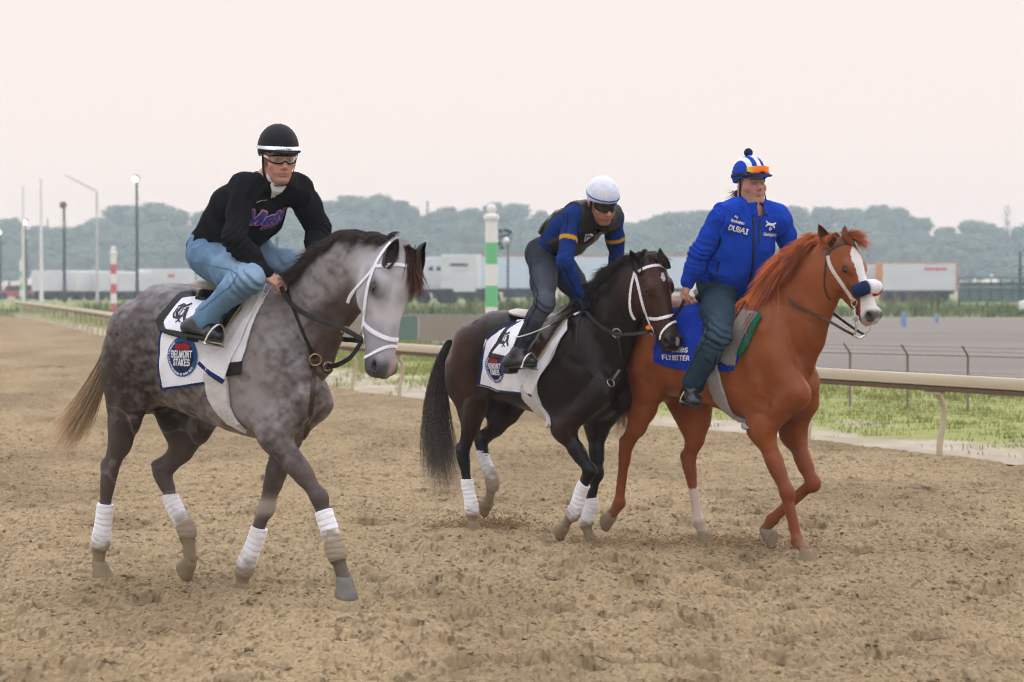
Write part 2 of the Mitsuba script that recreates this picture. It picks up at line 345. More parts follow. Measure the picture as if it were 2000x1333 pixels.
RL = RAIL[::6]; off = lambda d: [(p[0] + d * .86, p[1] + d * .5) for p in RL]
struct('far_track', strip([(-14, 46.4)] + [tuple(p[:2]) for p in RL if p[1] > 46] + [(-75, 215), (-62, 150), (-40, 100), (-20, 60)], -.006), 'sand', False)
struct('verge_strip', strip([tuple(p[:2]) for p in RL] + off(9)[::-1], -.03), 'verge', False)
struct('infield_grass', strip(off(8.8) + [(-50, 260), (120, 260), (120, -10)], -.045), 'far_grass', False)
struct('parking_lot', strip([(3.9, 31.2), (1.5, 40), (-3.0, 66), (-8, 110), (-2, 118), (62, 112), (60, 10), (16.0, 14)], -.035), 'asphalt', False)
# --- grass of the verge: tufts of blades
def tufts(P, hgt, wid, n, seed, cols, lean=.5):
    rng = np.random.default_rng(seed); m = len(P) * n; b = np.repeat(P, n, 0) + np.c_[rng.normal(0, wid, (m, 2)), np.zeros(m)]; h = np.repeat(hgt, n) * rng.uniform(.5, 1.15, m); a = rng.uniform(0, 6.28, m); d = np.stack([np.cos(a), np.sin(a), a * 0], 1); sd = np.stack([-np.sin(a), np.cos(a), a * 0], 1); w = h * .055 + .003
    mid = b + V(0, 0, .6) * h[:, None] + d * (h * lean * .25)[:, None]; tip = b + V(0, 0, 1) * (h * .95)[:, None] + d * (h * lean * rng.uniform(.3, 1.2, m))[:, None]
    v = np.stack([b - sd * w[:, None], b + sd * w[:, None], mid + sd * (w * .7)[:, None], mid - sd * (w * .7)[:, None], tip], 1).reshape(-1, 3); k = np.arange(m)[:, None] * 5; f = np.vstack([k + [0, 1, 2], k + [0, 2, 3], k + [3, 2, 4]])
    t = np.repeat(rng.uniform(0, 1, len(P)), n); c = lerp(cols[0], cols[1], t) * rng.uniform(.75, 1.25, m)[:, None]; return v, f, np.repeat(c, 5, 0)
scene['leaf'] = {'type': 'twosided', 'bsdf': {'type': 'principled', 'base_color': VC, 'roughness': .75, 'specular': .2}}
rng = np.random.default_rng(3); s_ = rng.uniform(0, 1, 34000) ** 1.2; q = RAIL[(s_ * 210).astype(int)]; dd = rng.uniform(.25, 9, len(q)); P = np.c_[q[:, 0] + dd * .86, q[:, 1] + dd * .5, np.full(len(q), -.03)]
dens = meshkit.fbm(np.c_[P[:, 0] * .9, P[:, 1] * .45, P[:, 2] * 0 + 4], 3, 2); keep = rng.uniform(0, 1, len(P)) < np.clip((dens - .36) * 5, .22, 1) * np.clip((dd - .9) / 1.8, .06, 1); P = P[keep]
v, f, c = tufts(P, rng.uniform(.02, .07, len(P)) * (1 + .8 * (P[:, 1] > 33)), .10, 9, 4, ((.17, .23, .05), (.36, .34, .12))); labels['verge_grass'] = dict(label='green and yellow grass growing in tufts behind the running rail', category='grass', kind='stuff'); put('verge_grass', (v, f), 'leaf', None, True, color=c, kind='stuff')
rng = np.random.default_rng(8); P = np.c_[rng.uniform(-42, 62, 3600), rng.uniform(116, 150, 3600), np.full(3600, -.045)]; v, f, c = tufts(P, rng.uniform(.3, 1.1, len(P)) * np.clip(meshkit.fbm(np.c_[P[:, 0] * .12, P[:, 1] * .1, P[:, 0] * 0], 3, 9) * 2 - .3, .2, 1.3), .5, 9, 6, ((.06, .10, .025), (.17, .18, .06)), .7); put('far_weeds', (v, f), 'leaf', None, True, color=c, label='tall green weeds in a band in front of the parked trailers', kind='stuff'); labels['far_weeds']['category'] = 'weeds'
# --- the running rail
mat('rail_paint', proc(lambda p, n, uv: mix((.52, .455, .32), (.43, .37, .25), fbm(p.x * 2.0, p.y * 1.2, p.z * 6, 3))), .55)
rr = thing('running_rail', 'cream running rail on curved posts along the inside of the track', 'railing')
tr = nrm(np.gradient(RAIL, axis=0)); out = np.cross(tr, V(0, 0, 1)); out = out * np.where(out[:, :1] > 0, 1, -1)
RP = RAIL[RAIL[:, 1] < 120]; No = np.broadcast_to(V(0, 0, 1), RP.shape); prof = np.array([(-.02, .0), (-.07, .015), (-.08, .075), (-.06, .118), (.03, .125), (.075, .10), (.08, .03), (.05, .0)]); prof[:, 1] += .655
put('top_rail', sweep(RP, No, prof), 'rail_paint', rr, 40); mat('rail_shade', (.13, .09, .055), .8); put('shade_strip', sweep(RP, No, np.array([(-.056, .612), (-.060, .656), (.05, .656), (.045, .612)])), 'rail_shade', rr, 40)  # dark strip added below the rail to imitate its shaded underside
a0 = rail_u(1830); cum = np.r_[0, np.cumsum(np.linalg.norm(np.diff(RAIL, axis=0), axis=1))]; s0 = cum[np.argmin(np.linalg.norm(RAIL - a0, axis=1))]; s1 = cum[np.argmin(np.linalg.norm(RAIL - rail_u(1598), axis=1))]; sp = abs(s1 - s0)
for k in range(-6, 50):
    s = s0 + (k * sp if s1 > s0 else -k * sp)
    if s < 0 or s > cum[-1] - 1: continue
    p = np.array([np.interp(s, cum, RAIL[:, j]) for j in range(3)]); i = np.argmin(np.abs(cum - s)); o = out[i] * V(1, 1, 0)
    if p[1] > 118: continue
    pts = np.array([p + o * .10 + V(0, 0, -.1), p + o * .10 + V(0, 0, .3), p + o * .095 + V(0, 0, .48), p + o * .05 + V(0, 0, .56), p + o * .0 + V(0, 0, .625)]); ck = len(p) and p[1] < 60
    put('post', tube(pts, .032, 10 if ck else 6, 14 if ck else 6), 'rail_paint', rr, 40)
    if p[1] < 45: put('bracket', moved(rbox(.26, .07, .035, .008), np.stack([tr[i], o, V(0, 0, 1)]), p + V(0, 0, .592)), 'rail_paint', rr, 30)
# --- low fence with slanted arms along the lot
mat('rust_steel', (.22, .16, .135), .8); mat('galv', (.28, .28, .28), .5, metallic=.5); mat('green_screen', (.13, .20, .17), .9); mat('tan_mesh', (.30, .25, .205), .95)
ff = thing('wire_fence', 'low wire fence with slanted rusty arms at the edge of the grey lot', 'fence')
fa, fb = gnd(1560, 792, 0), gnd(2120, 812, 0); q0, q1, q2 = gnd(1660, 790), gnd(1772, 795), gnd(1890, 800); stp = q1 - q0; tops = []
for k in range(-4, 4):
    b_ = q1 + (q2 - q1) * k if k >= 0 else q1 + stp * k; hgt = .70; tops.append(b_ + V(0, 0, hgt)); put('post', tube([b_ + V(0, 0, -.1), b_ + V(0, 0, hgt)], .018, 8), 'rust_steel', ff, 40); put('slanted_arm', tube([b_ + V(0, 0, hgt), b_ + V(-.05, -.1, hgt + .06), b_ + V(-.125, -.25, hgt + .14)], .014, 6), 'rust_steel', ff, 40)
tops = np.array(tops)
for dz, nm in ((0, 'top_wire'), (-.22, 'wire'), (-.44, 'wire'), (-.62, 'wire')): put(nm, tube(tops + V(0, 0, dz), .008 if dz == 0 else .0025, 5), 'rust_steel', ff, 40)
for k in (0, 1): put('barbed_wire', tube(tops + V(-.05 - .06 * k, -.1 - .12 * k, .06 + .06 * k), .003, 4), 'rust_steel', ff, 40)
f2 = thing('mesh_fence', 'low tan mesh fence with one green panel beyond the rail', 'fence'); Yf = 62.0
for k, u in enumerate(np.linspace(640, 1240, 31)):
    b_ = at(u, 555, Yf) * V(1, 1, 0); put('post', tube([b_ + V(0, 0, -.1), b_ + V(0, 0, .84)], .022, 6), 'galv', f2, 40)
def board(u0, u1, v0, v1, Y, th=.02): a, b_ = at(u0, v1, Y), at(u1, v0, Y); return moved(rbox(b_[0] - a[0], th, b_[2] - a[2], .004), np.eye(3), (a + b_) / 2)
put('green_panel', board(778, 816, 619, 664, Yf - .05), 'green_screen', f2, False); put('mesh_panel', board(818, 1240, 618, 666, Yf - .05), 'tan_mesh', f2, False); put('mesh_panel', board(640, 776, 620, 666, Yf - .05), 'tan_mesh', f2, False); put('top_rail', tube([at(640, 617, Yf), at(1240, 616, Yf)], .02, 6), 'galv', f2, 40)
# ---------------------------------------------------------------- poles, trailers, trees
mat('white_paint', (.74, .74, .72), .5); mat('green_paint', (.15, .50, .22), .5); mat('red_paint', (.55, .12, .14), .5); mat('dark_pole', (.035, .05, .045), .6); mat('pale_pole', (.50, .50, .50), .5); mat('lamp_body', (.12, .09, .06), .6)
scene['lamp_glow'] = {'type': 'twosided', 'bsdf': {'type': 'diffuse', 'reflectance': {'type': 'rgb', 'value': [.8, .8, .7]}}}
def marker(u, v0, v1, r, bands, m, label):
    b = gnd(u, v1) if v1 > 580 else None; Y = b[1]; H = at(u, v0, Y)[2]; t = thing('furlong_pole', label, 'pole', None); z = 0
    top = H - r * 2.6
    for i in range(bands): a, c = top * i / bands, top * (i + 1) / bands; put('white_band' if i % 2 else 'coloured_band', lathe([(0, a), (r, a), (r, c - .002), (0, c - .002)], 20).apply_translation([b[0], Y, 0]), 'white_paint' if i % 2 else m, t, 40)
    put('collar', lathe([(r, top), (r * 1.28, top + r * .3), (r * 1.28, top + r * .9), (r * .7, top + r * 1.2), (r * .35, top + r * 1.3), (r * .35, top + r * 1.5), (0, top + r * 1.5)], 20).apply_translation([b[0], Y, 0]), 'white_paint', t, 40)
    s = trimesh.creation.icosphere(3, r * .8); s.apply_translation([b[0], Y, top + r * 2.0]); put('ball', s, 'white_paint', t, True)
marker(960, 401, 684, .155, 6, 'green_paint', 'thick green and white striped pole with a ball on top'); marker(222, 482, 612, .17, 6, 'red_paint', 'red and white striped pole left of the grey horse'); marker(42, 508, 591, .17, 6, 'green_paint', 'small green and white striped pole near the left edge')
def lamp(u, vt, vb, r, label, lit=True, arm=None, m='dark_pole', name='street_lamp', Y=None):
    b = gnd(u, vb) if Y is None else at(u, 555, Y) * V(1, 1, 0); Y = b[1]; H = at(u, vt, Y)[2]; t = thing(name, label, 'lamp post' if name == 'street_lamp' else 'pole'); put('pole', lathe([(0, 0), (r * 1.3, 0), (r, H * .2), (r * .7, H), (0, H)], 12).apply_translation([b[0], Y, 0]), m, t, 40)
    top = V(b[0], Y, H)
    if name == 'street_lamp' and arm is None:
        hd = lathe([(0, .32), (.16, .28), (.30, .05), (.32, 0), (.28, 0), (0, .1)], 18); hd.apply_transform(trimesh.transformations.rotation_matrix(1.2, [1, .3, 0])); hd.apply_translation(top + V(-.05, -.1, .15)); put('lamp_head', hd, 'lamp_body', t, 40)
        g = trimesh.creation.icosphere(3, .24); g.apply_translation(top + V(-.08, -.28, .05))
        if lit: k = put('globe', g, 'lamp_glow', t, True); scene[k]['emitter'] = {'type': 'area', 'radiance': {'type': 'rgb', 'value': LAMP}}
        else: put('globe', g, 'lamp_body', t, True)
    if arm is not None: put('arm', tube([top, arm], np.array([r * .7, r * .5]), 8), m, t, 40)
    return t
LAMP = [.9, .95, .75]
lamp(268, 352, 592, .14, 'lit lamp on a dark post behind the rump of the grey horse'); lamp(51, 436, 588, .13, 'lit lamp on a dark post near the left edge, between pale flagpoles'); lamp(1, 455, 586, .13, 'lit lamp on a dark post cut by the left edge of the view'); lamp(126, 404, 592, .14, 'unlit lamp on a dark post with a brown head', lit=False)
lamp(190, 374, 592, .12, 'grey pole with a long boom rising to the left', arm=at(126, 341, gnd(190, 592)[1] + 1), m='pale_pole', name='boom_pole'); lamp(46, 363, 591, .13, 'pale flagpole at the far left', m='white_paint', name='flagpole'); lamp(81, 350, 591, .15, 'taller pale flagpole right of the first flagpole', m='white_paint', name='flagpole')
lamp(1992, 492, 592, .14, 'dark pole at the right edge by the green screen', m='dark_pole', name='utility_pole'); lamp(541, 462, 592, .13, 'dark post seen under the arm of the rider in black', m='dark_pole', name='utility_pole')
t = lamp(992, 448, 606, .07, 'floodlight mast with a cluster of dark lamps behind the green striped pole', m='dark_pole', name='floodlight_mast'); Yl = gnd(992, 606)[1]
for i, (du, dv) in enumerate(((-14, 0), (-4, -2), (4, 2), (-14, 12), (-6, 10), (2, 14), (-16, 24), (-12, 32))): put('floodlight', moved(rbox(.26, .2, .26, .03), np.eye(3), at(992 + du, 452 + dv, Yl)), 'dark_pole', t, 30)
g = trimesh.creation.icosphere(2, .22); g.apply_translation(at(989, 470, Yl - .2)); put('lamp_globe', g, 'white_paint', t, True)
# trailers
mat('trailer_white', proc(lambda p, n, uv: mix((.66, .68, .71), (.54, .56, .59), fbm(p.x * .35, p.y * .3, p.z * 1.5, 3))), .45); mat('trailer_blue', (.56, .65, .76), .45); mat('under_dark', (.035, .035, .04), .8); mat('tyre_rubber', (.02, .02, .022), .9); mat('orange_trim', (.55, .22, .08), .6); mat('brick_red', (.20, .085, .06), .9); mat('window_dark', (.03, .035, .04), .15); mat('red_body', (.40, .10, .10), .35)
def trailer(u0, u1, vt, vb, Y, yaw, label, m='trailer_white', L=None, extra=None, group=None, hub=True, name='semi_trailer', cat_='trailer', trim=None, win=()):
    a, b_ = at(u0, vb, Y), at(u1, vb, Y); c = (a + b_) / 2; w = b_[0] - a[0]; th = math.radians(yaw); W = 2.5; L = L or max(3, (w - W * abs(math.sin(th))) / max(.2, abs(math.cos(th)))); base = .0; H = at(u0, vt, Y)[2]; z0 = .30 * H
    M = np.array([[math.cos(th), math.sin(th), 0], [-math.sin(th), math.cos(th), 0], [0, 0, 1]]); O = V(c[0], Y, 0); t = thing(name, label, cat_, group); wd = lambda s, q: moved(s, M, O + np.asarray(q) @ M)
    put('box', wd(rbox(L, W, H - z0, .06), (0, 0, (H + z0) / 2)), m, t, 30)
    for i in range(int(L / 1.2)): put('rib', wd(rbox(.05, W + .05, H - z0 - .3, .01), (-L / 2 + .6 + i * 1.2, 0, (H + z0) / 2)), m, t, 30) if w > 4 and i < 14 else None
    put('chassis', wd(rbox(L * .96, W * .8, .30, .03), (0, 0, z0 - .16)), 'under_dark', t, 30)
    for x in (-L * .40, -L * .40 + 1.15, L * .34) if L > 6 else (-L * .3, L * .3):
        for s in (-1, 1): wl = lathe([(0, -.13), (.44, -.13), (.48, -.09), (.48, .09), (.44, .13), (0, .13)], 18); wl.apply_transform(trimesh.transformations.rotation_matrix(math.pi / 2, [1, 0, 0])); put('wheel', wd(wl, (x, s * W * .42, .47)), 'tyre_rubber', t, 30)
    put('side_skirt', wd(rbox(L * .4, .05, z0 * .55, .01), (L * .1, -W * .46, z0 * .62)), 'under_dark', t, 30)
    if trim:
        for x in (-L / 2, L / 2): put('corner_post', wd(rbox(.16, W + .08, H - z0 + .06, .02), (x, 0, (H + z0) / 2)), trim, t, 30)
        put('roof_edge', wd(rbox(L, W + .06, .10, .02), (0, 0, H + .01)), trim, t, 30)
    for x, z, ww, hh in win: put('window', wd(rbox(ww, .04, hh, .01), (x * L, -W / 2 - .012, z0 + (H - z0) * z)), 'window_dark', t, 30)
    if extra: extra(t, wd, L, W, H, z0)
    return t
G0 = 'white trailers parked in a row at the left'
for i, (u0, u1, yw, nm) in enumerate(((100, 160, 50, 'white trailer nearest the red cars, first of the row at the left'), (158, 205, 55, 'second white trailer of the row at the left'), (202, 252, 50, 'third white trailer of the row, behind the red and white pole'), (246, 300, 45, 'fourth white trailer of the row at the left'))): trailer(u0, u1, 529 + i, 588, 236 + i, yw, nm, L=7)
def red_mark(t, wd, L, W, H, z0): put('red_mark', wd(rbox(.7, .03, .35, .01), (.10 * L, -W / 2 - .02, H - .7)), 'red_paint', t, 30)
trailer(268, 382, 526, 588, 240, 6, 'long white trailer with a small red mark behind the rump of the grey horse', extra=red_mark); trailer(385, 470, 528, 588, 242, 4, 'white trailer partly hidden by the rider in black')
trailer(818, 876, 503, 584, 196, 12, 'white horse van with three small square windows', name='horse_van', cat_='horse van', win=((-.15, .64, .36, .36), (.07, .64, .36, .36), (.28, .64, .36, .36)))
def hatch(t, wd, L, W, H, z0): put('tail_door', wd(rbox(L * .62, .05, (H - z0) * .52, .02), (.16 * L, -W / 2 - .02, z0 + (H - z0) * .18)), 'trailer_white', t, 30); put('top_sign', wd(rbox(L * .45, .04, .12, .01), (.0, -W / 2 - .015, z0 + (H - z0) * .54)), 'pale_pole', t, 30)
trailer(872, 930, 498, 583, 192, -8, 'tall white horse van with one wide dark window', name='horse_van', cat_='horse van', win=((0, .70, 1.5, .24),), extra=hatch)
trailer(926, 1062, 501, 582, 205, 3, 'long pale blue trailer behind the green striped pole', 'trailer_blue', trim='orange_trim'); trailer(1085, 1345, 501, 582, 206, 2, 'very long pale blue trailer behind the rider in the padded vest', 'trailer_blue', L=11.5, trim='orange_trim')
trailer(640, 800, 520, 584, 225, 5, 'white trailer behind the neck of the grey horse')
def letter(t, wd, L, W, H, z0): put('faded_lettering', wd(rbox(2.0, .02, .22, .01), (.22 * L, -W / 2 - .02, H - .55)), 'red_paint', t, 30); put('rust_skirt', wd(rbox(L * .78, W * .9, z0 * .8, .03), (-.08 * L, 0, z0 * .45)), 'brick_red', t, 30)
trailer(1716, 1863, 514, 594, 204, 1, 'white trailer with orange corner posts right of the chestnut horse', trim='orange_trim', extra=letter); trailer(1560, 1714, 516, 594, 207, 1, 'white trailer behind the head of the chestnut horse', trim='orange_trim')
gs = thing('green_screen_stand', 'long dark green screened stand at the far right', 'stand'); Ys = 215
for i, u in enumerate(np.linspace(1872, 2040, 9)): a = at(u, 590, Ys); put('post', tube([V(a[0], Ys, 0), V(a[0], Ys, at(u, 541, Ys)[2])], .06, 6), 'dark_pole', gs, 40)
put('screen', board(1872, 2040, 552, 590, Ys + .2, .06), 'green_screen', gs, False); put('roof_beam', board(1868, 2044, 540, 545, Ys, 2.0), 'green_screen', gs, False); put('rail', board(1872, 2040, 560, 562, Ys - .2, .05), 'pale_pole', gs, False)
# cars
def car(u, vb, Y, L, H, m, label, yaw=0, group=None):
    c = at(u, vb, Y); t = thing('parked_car', label, 'car', group); th = math.radians(yaw); M = np.array([[math.cos(th), math.sin(th), 0], [-math.sin(th), math.cos(th), 0], [0, 0, 1]]); O = V(c[0], Y, 0); wd = lambda s, q=(0, 0, 0): moved(s, M, O + np.asarray(q, float) @ M); x = L / 2
    def pr(P, w, b=.05): g = trimesh.creation.extrude_polygon(Polygon(P).buffer(-b).buffer(b), w, engine='earcut'); return trimesh.Trimesh(g.vertices[:, [0, 2, 1]] * [1, -1, 1] + [0, w / 2, 0], g.faces[:, ::-1] if False else g.faces, process=False)
    put('body', wd(pr([(-x, .3), (-x, .75), (-x * .6, .9), (x * .55, .92), (x * .95, .72), (x, .3)], 1.75)), m, t, 30); put('cabin', wd(pr([(-x * .75, .88), (-x * .5, H - .05), (-x * .3, H), (x * .15, H), (x * .5, .88)], 1.5)), m, t, 30); put('window', wd(pr([(-x * .62, .95), (-x * .45, H - .12), (x * .1, H - .12), (x * .38, .95)], 1.54)), 'window_dark', t, 30)
    for q in (-x * .62, x * .62):
        for s in (-1, 1): wl = lathe([(0, -.1), (.30, -.1), (.33, -.06), (.33, .06), (.30, .1), (0, .1)], 16); wl.apply_transform(trimesh.transformations.rotation_matrix(math.pi / 2, [1, 0, 0])); put('wheel', wd(wl, (q, s * .8, .33)), 'tyre_rubber', t, 30)
car(33, 585, 245, 4.2, 1.5, 'red_body', 'red car nearest the left edge, behind the flagpoles', 15); car(62, 586, 246, 4.3, 1.55, 'red_body', 'bright red car between the two flagpoles', 20); car(90, 586, 247, 4.0, 1.5, 'red_body', 'dark red car right beside the row of white trailers', 10); car(2082, 606, 118, 4.4, 1.5, 'white_paint', 'white car cut by the right edge beyond the grey lot', 5)
mat('blue_plastic', (.20, .27, .47), .6)
for u, vt, vb, lb in ((1765, 608, 637, 'larger blue marker cone on the far side of the grey lot'), (1830, 611, 630, 'smaller blue marker cone further right on the grey lot')):
    b_ = gnd(u, vb); H = at(u, vt, b_[1])[2]; t = thing('marker_cone', lb, 'cone'); put('cone', lathe([(0, .02), (H * .20, .02), (H * .19, H * .4), (H * .15, H * .75), (H * .10, H), (0, H)], 16).apply_translation([b_[0], b_[1], -.03]), 'blue_plastic', t, 40)
# trees
mat('bark', (.07, .055, .045), .95)
def tree(u, vt, Y, w, seed, label, kind=0, vb=None, tone=0.0, group=None):
    rng = np.random.default_rng(seed); b_ = at(u, 555, Y) * V(1, 1, 0); H = at(u, vt, Y)[2]; W = w / FPX * Y / 2; t = thing('conifer_tree' if kind == 1 else 'bare_tree' if kind == 2 else 'leafy_tree', label, 'tree', group)
    put('trunk', tube([b_, b_ + V(.1, 0, H * .35), b_ + V(-.1, .1, H * .75)], np.array([.32, .24, .08]) * H / 15, 7), 'bark', t, 40)
    for k in range(5 if kind != 2 else 12): a = rng.uniform(0, 6.28); z = H * rng.uniform(.3, .6 if kind != 2 else .8); e = b_ + V(math.cos(a) * W * .6, math.sin(a) * W * .6, z + H * rng.uniform(.12, .25)); put('limb', tube([b_ + V(0, 0, z), (b_ + V(0, 0, z)) * .5 + e * .5 + V(0, 0, .2), e], np.array([.10, .07, .03]) * H / 15, 5), 'bark', t, 40)
    lob = []; nl = 20 if kind == 0 else 1
    for k in range(nl): z = rng.uniform(.22, .93); rr = W * (.55 if z < .75 else .55 * (1 - (z - .75) * 2.2)); a = rng.uniform(0, 6.28); q = rr * math.sqrt(rng.uniform(.1, 1)) * 1.35; lob.append((b_ + V(math.cos(a) * q, math.sin(a) * q, z * H), W * rng.uniform(.22, .50), H * rng.uniform(.06, .13)))
    lob.append((b_ + V(0, 0, H * .9), W * .42, H * .10)); lob.append((b_ + V(0, 0, H * .55), W * .8, H * .3)); n = 4200 if kind == 0 else 1500 if kind == 1 else 260
    if kind == 0: pick = rng.integers(0, len(lob), n); d = nrm(rng.normal(size=(n, 3))) * (rng.uniform(.7, 1.22, (n, 1))); c = np.array([lob[i][0] for i in pick]) + d * np.array([[lob[i][1], lob[i][1], lob[i][2]] for i in pick]); lt = np.array([(i * 37 % 11) / 11 for i in pick])
    elif kind == 1: z = rng.uniform(.15, 1, n); r_ = (1 - z) * W * (1 + .25 * np.sin(z * 60)) * np.sqrt(rng.uniform(.2, 1, n)); a = rng.uniform(0, 6.28, n); c = b_ + np.stack([np.cos(a) * r_, np.sin(a) * r_, z * H], 1); lt = rng.uniform(0, 1, n)
    else: z = rng.uniform(.4, 1, n); a = rng.uniform(0, 6.28, n); r_ = W * rng.uniform(0, 1, n) * (1.2 - z); c = b_ + np.stack([np.cos(a) * r_, np.sin(a) * r_, z * H], 1); lt = rng.uniform(0, 1, n)
    c[:, 2] = np.minimum(c[:, 2], H); s = rng.uniform(.16, .42, n) * H / 15 * (1 if kind == 0 else .6 if kind == 1 else .5); n1 = nrm(rng.normal(size=(n, 3))); n2 = nrm(np.cross(n1, rng.normal(size=(n, 3)))); v = np.stack([c - n1 * s[:, None], c + n2 * s[:, None] * .6, c + n1 * s[:, None], c - n2 * s[:, None] * .6], 1).reshape(-1, 3); k = np.arange(n)[:, None] * 4; f = np.vstack([k + [0, 1, 2], k + [0, 2, 3]])
    col = lerp((.040, .066, .027), (.068, .098, .036), np.clip(lt * .7 + rng.uniform(0, .4, n) + tone, 0, 1)); cc = np.repeat(col, 4, 0)
    if kind == 0:
        ic = trimesh.creation.icosphere(2, 1.0); vs, fs, cs, n0 = [v], [f], [cc], len(v)
        for i, (c_, rw, rh) in enumerate(lob):
            q = ic.vertices * (.66 + .66 * (meshkit.fbm(ic.vertices * 2.2 + seed + i * 3.1, 3, 5))[:, None]); q = q * V(rw, rw, rh) * .98 + c_; q[:, 2] = np.minimum(q[:, 2], H); vs.append(q); fs.append(ic.faces + n0); n0 += len(q)
            tt = np.clip((i * 37 % 11) / 11 * .5 + .8 * meshkit.noise(q * 1.1, 3) - .1 + tone, 0, 1); cs.append(lerp((.040, .066, .027), (.068, .098, .036), tt))
        v, f, cc = np.vstack(vs), np.vstack(fs), np.vstack(cs)
    put('crown', (v, f), 'leaf', t, True, color=cc)
SKY_LINE = [(-30, 436, 90), (18, 428, 80), (70, 444, 70), (118, 446, 75), (165, 440, 80), (208, 428, 80), (250, 404, 90), (302, 399, 110), (350, 412, 80), (395, 414, 90), (450, 412, 100), (510, 408, 95), (575, 404, 100), (630, 396, 95), (682, 386, 100), (742, 382, 110), (785, 396, 60), (822, 424, 60), (868, 408, 80), (915, 410, 80), (965, 398, 90), (1012, 400, 90), (1056, 414, 60), (1098, 436, 70), (1150, 432, 90), (1210, 436, 90), (1265, 432, 80), (1310, 416, 90), (1362, 414, 95), (1420, 412, 100), (1485, 410, 100), (1552, 404, 100), (1608, 408, 80), (1660, 410, 85), (1710, 404, 90), (1752, 406, 85), (1795, 428, 65), (1842, 446, 70), (1898, 432, 105), (1952, 446, 60), (1985, 466, 60), (2020, 430, 90)]
MARKS = [(-30, 'left edge'), (1, 'lit lamp at the left edge'), (50, 'pale flagpoles'), (126, 'unlit lamp'), (190, 'boom pole'), (222, 'red and white pole'), (268, 'lit lamp behind the grey horse'), (430, "back of the rider in black"), (545, 'black helmet'), (620, 'left sleeve of the rider in black'), (770, 'ears of the grey horse'), (835, 'narrow conifer'), (960, 'green striped pole'), (992, 'floodlight mast'), (1180, 'white helmet'), (1290, 'ears of the dark bay horse'), (1370, 'right sleeve of the rider in blue'), (1465, 'striped cap'), (1650, 'ears of the chestnut horse'), (1790, 'white trailer with orange posts'), (1910, 'green screened stand'), (2000, 'right edge')]
def tree_label(u, vt, w):
    m = min(MARKS, key=lambda q: abs(q[0] - u)); side = 'straight behind' if abs(m[0] - u) < 14 else ('right of' if u > m[0] else 'left of'); far = '' if abs(m[0] - u) < 45 or side[0] == 's' else 'well '
    return f"{'tall' if vt < 408 else 'low' if vt > 434 else 'middling'} {'broad' if w > 88 else 'narrow' if w < 66 else 'round'} hazy tree {far}{side} the {m[1]}"
for i, (u, vt, w) in enumerate(SKY_LINE): tree(u, vt - 1, 690 + (i * 53 % 70), w * 1.2, 100 + i, tree_label(u, vt, w))
rng = np.random.default_rng(77)
for i in range(34): u = -40 + i * 63 + rng.uniform(-12, 12); top = np.interp(u, [a for a, *_ in SKY_LINE], [b for _, b, _ in SKY_LINE]); tree(u, max(top + 18, 440) + rng.uniform(0, 40), 640 + rng.uniform(0, 30), 95, 300 + i, 'lower hazy tree filling the front of the tree line', tone=.1, group='lower trees filling the tree line')
tree(835, 394, 680, 22, 501, 'narrow conifer rising above the tree line left of the green striped pole', 1); tree(94, 428, 680, 14, 502, 'thin conifer above the tree line by the boom pole', 1); tree(1968, 402, 690, 46, 503, 'thin bare-topped tree above the tree line at the far right', 2)
# ---------------------------------------------------------------- horses
mat('coat', VC, 0.40, specular=0.2)
mat('coat_glossy', VC, 0.33, specular=.20); mat('hair', VC, 0.42, specular=0.25)
mat('hoof_horn', VC, 0.6)
mat('bandage_cloth', VC, 0.9)
mat('eye_dark', (0.006, 0.004, 0.003), 0.05, clearcoat=1.0)

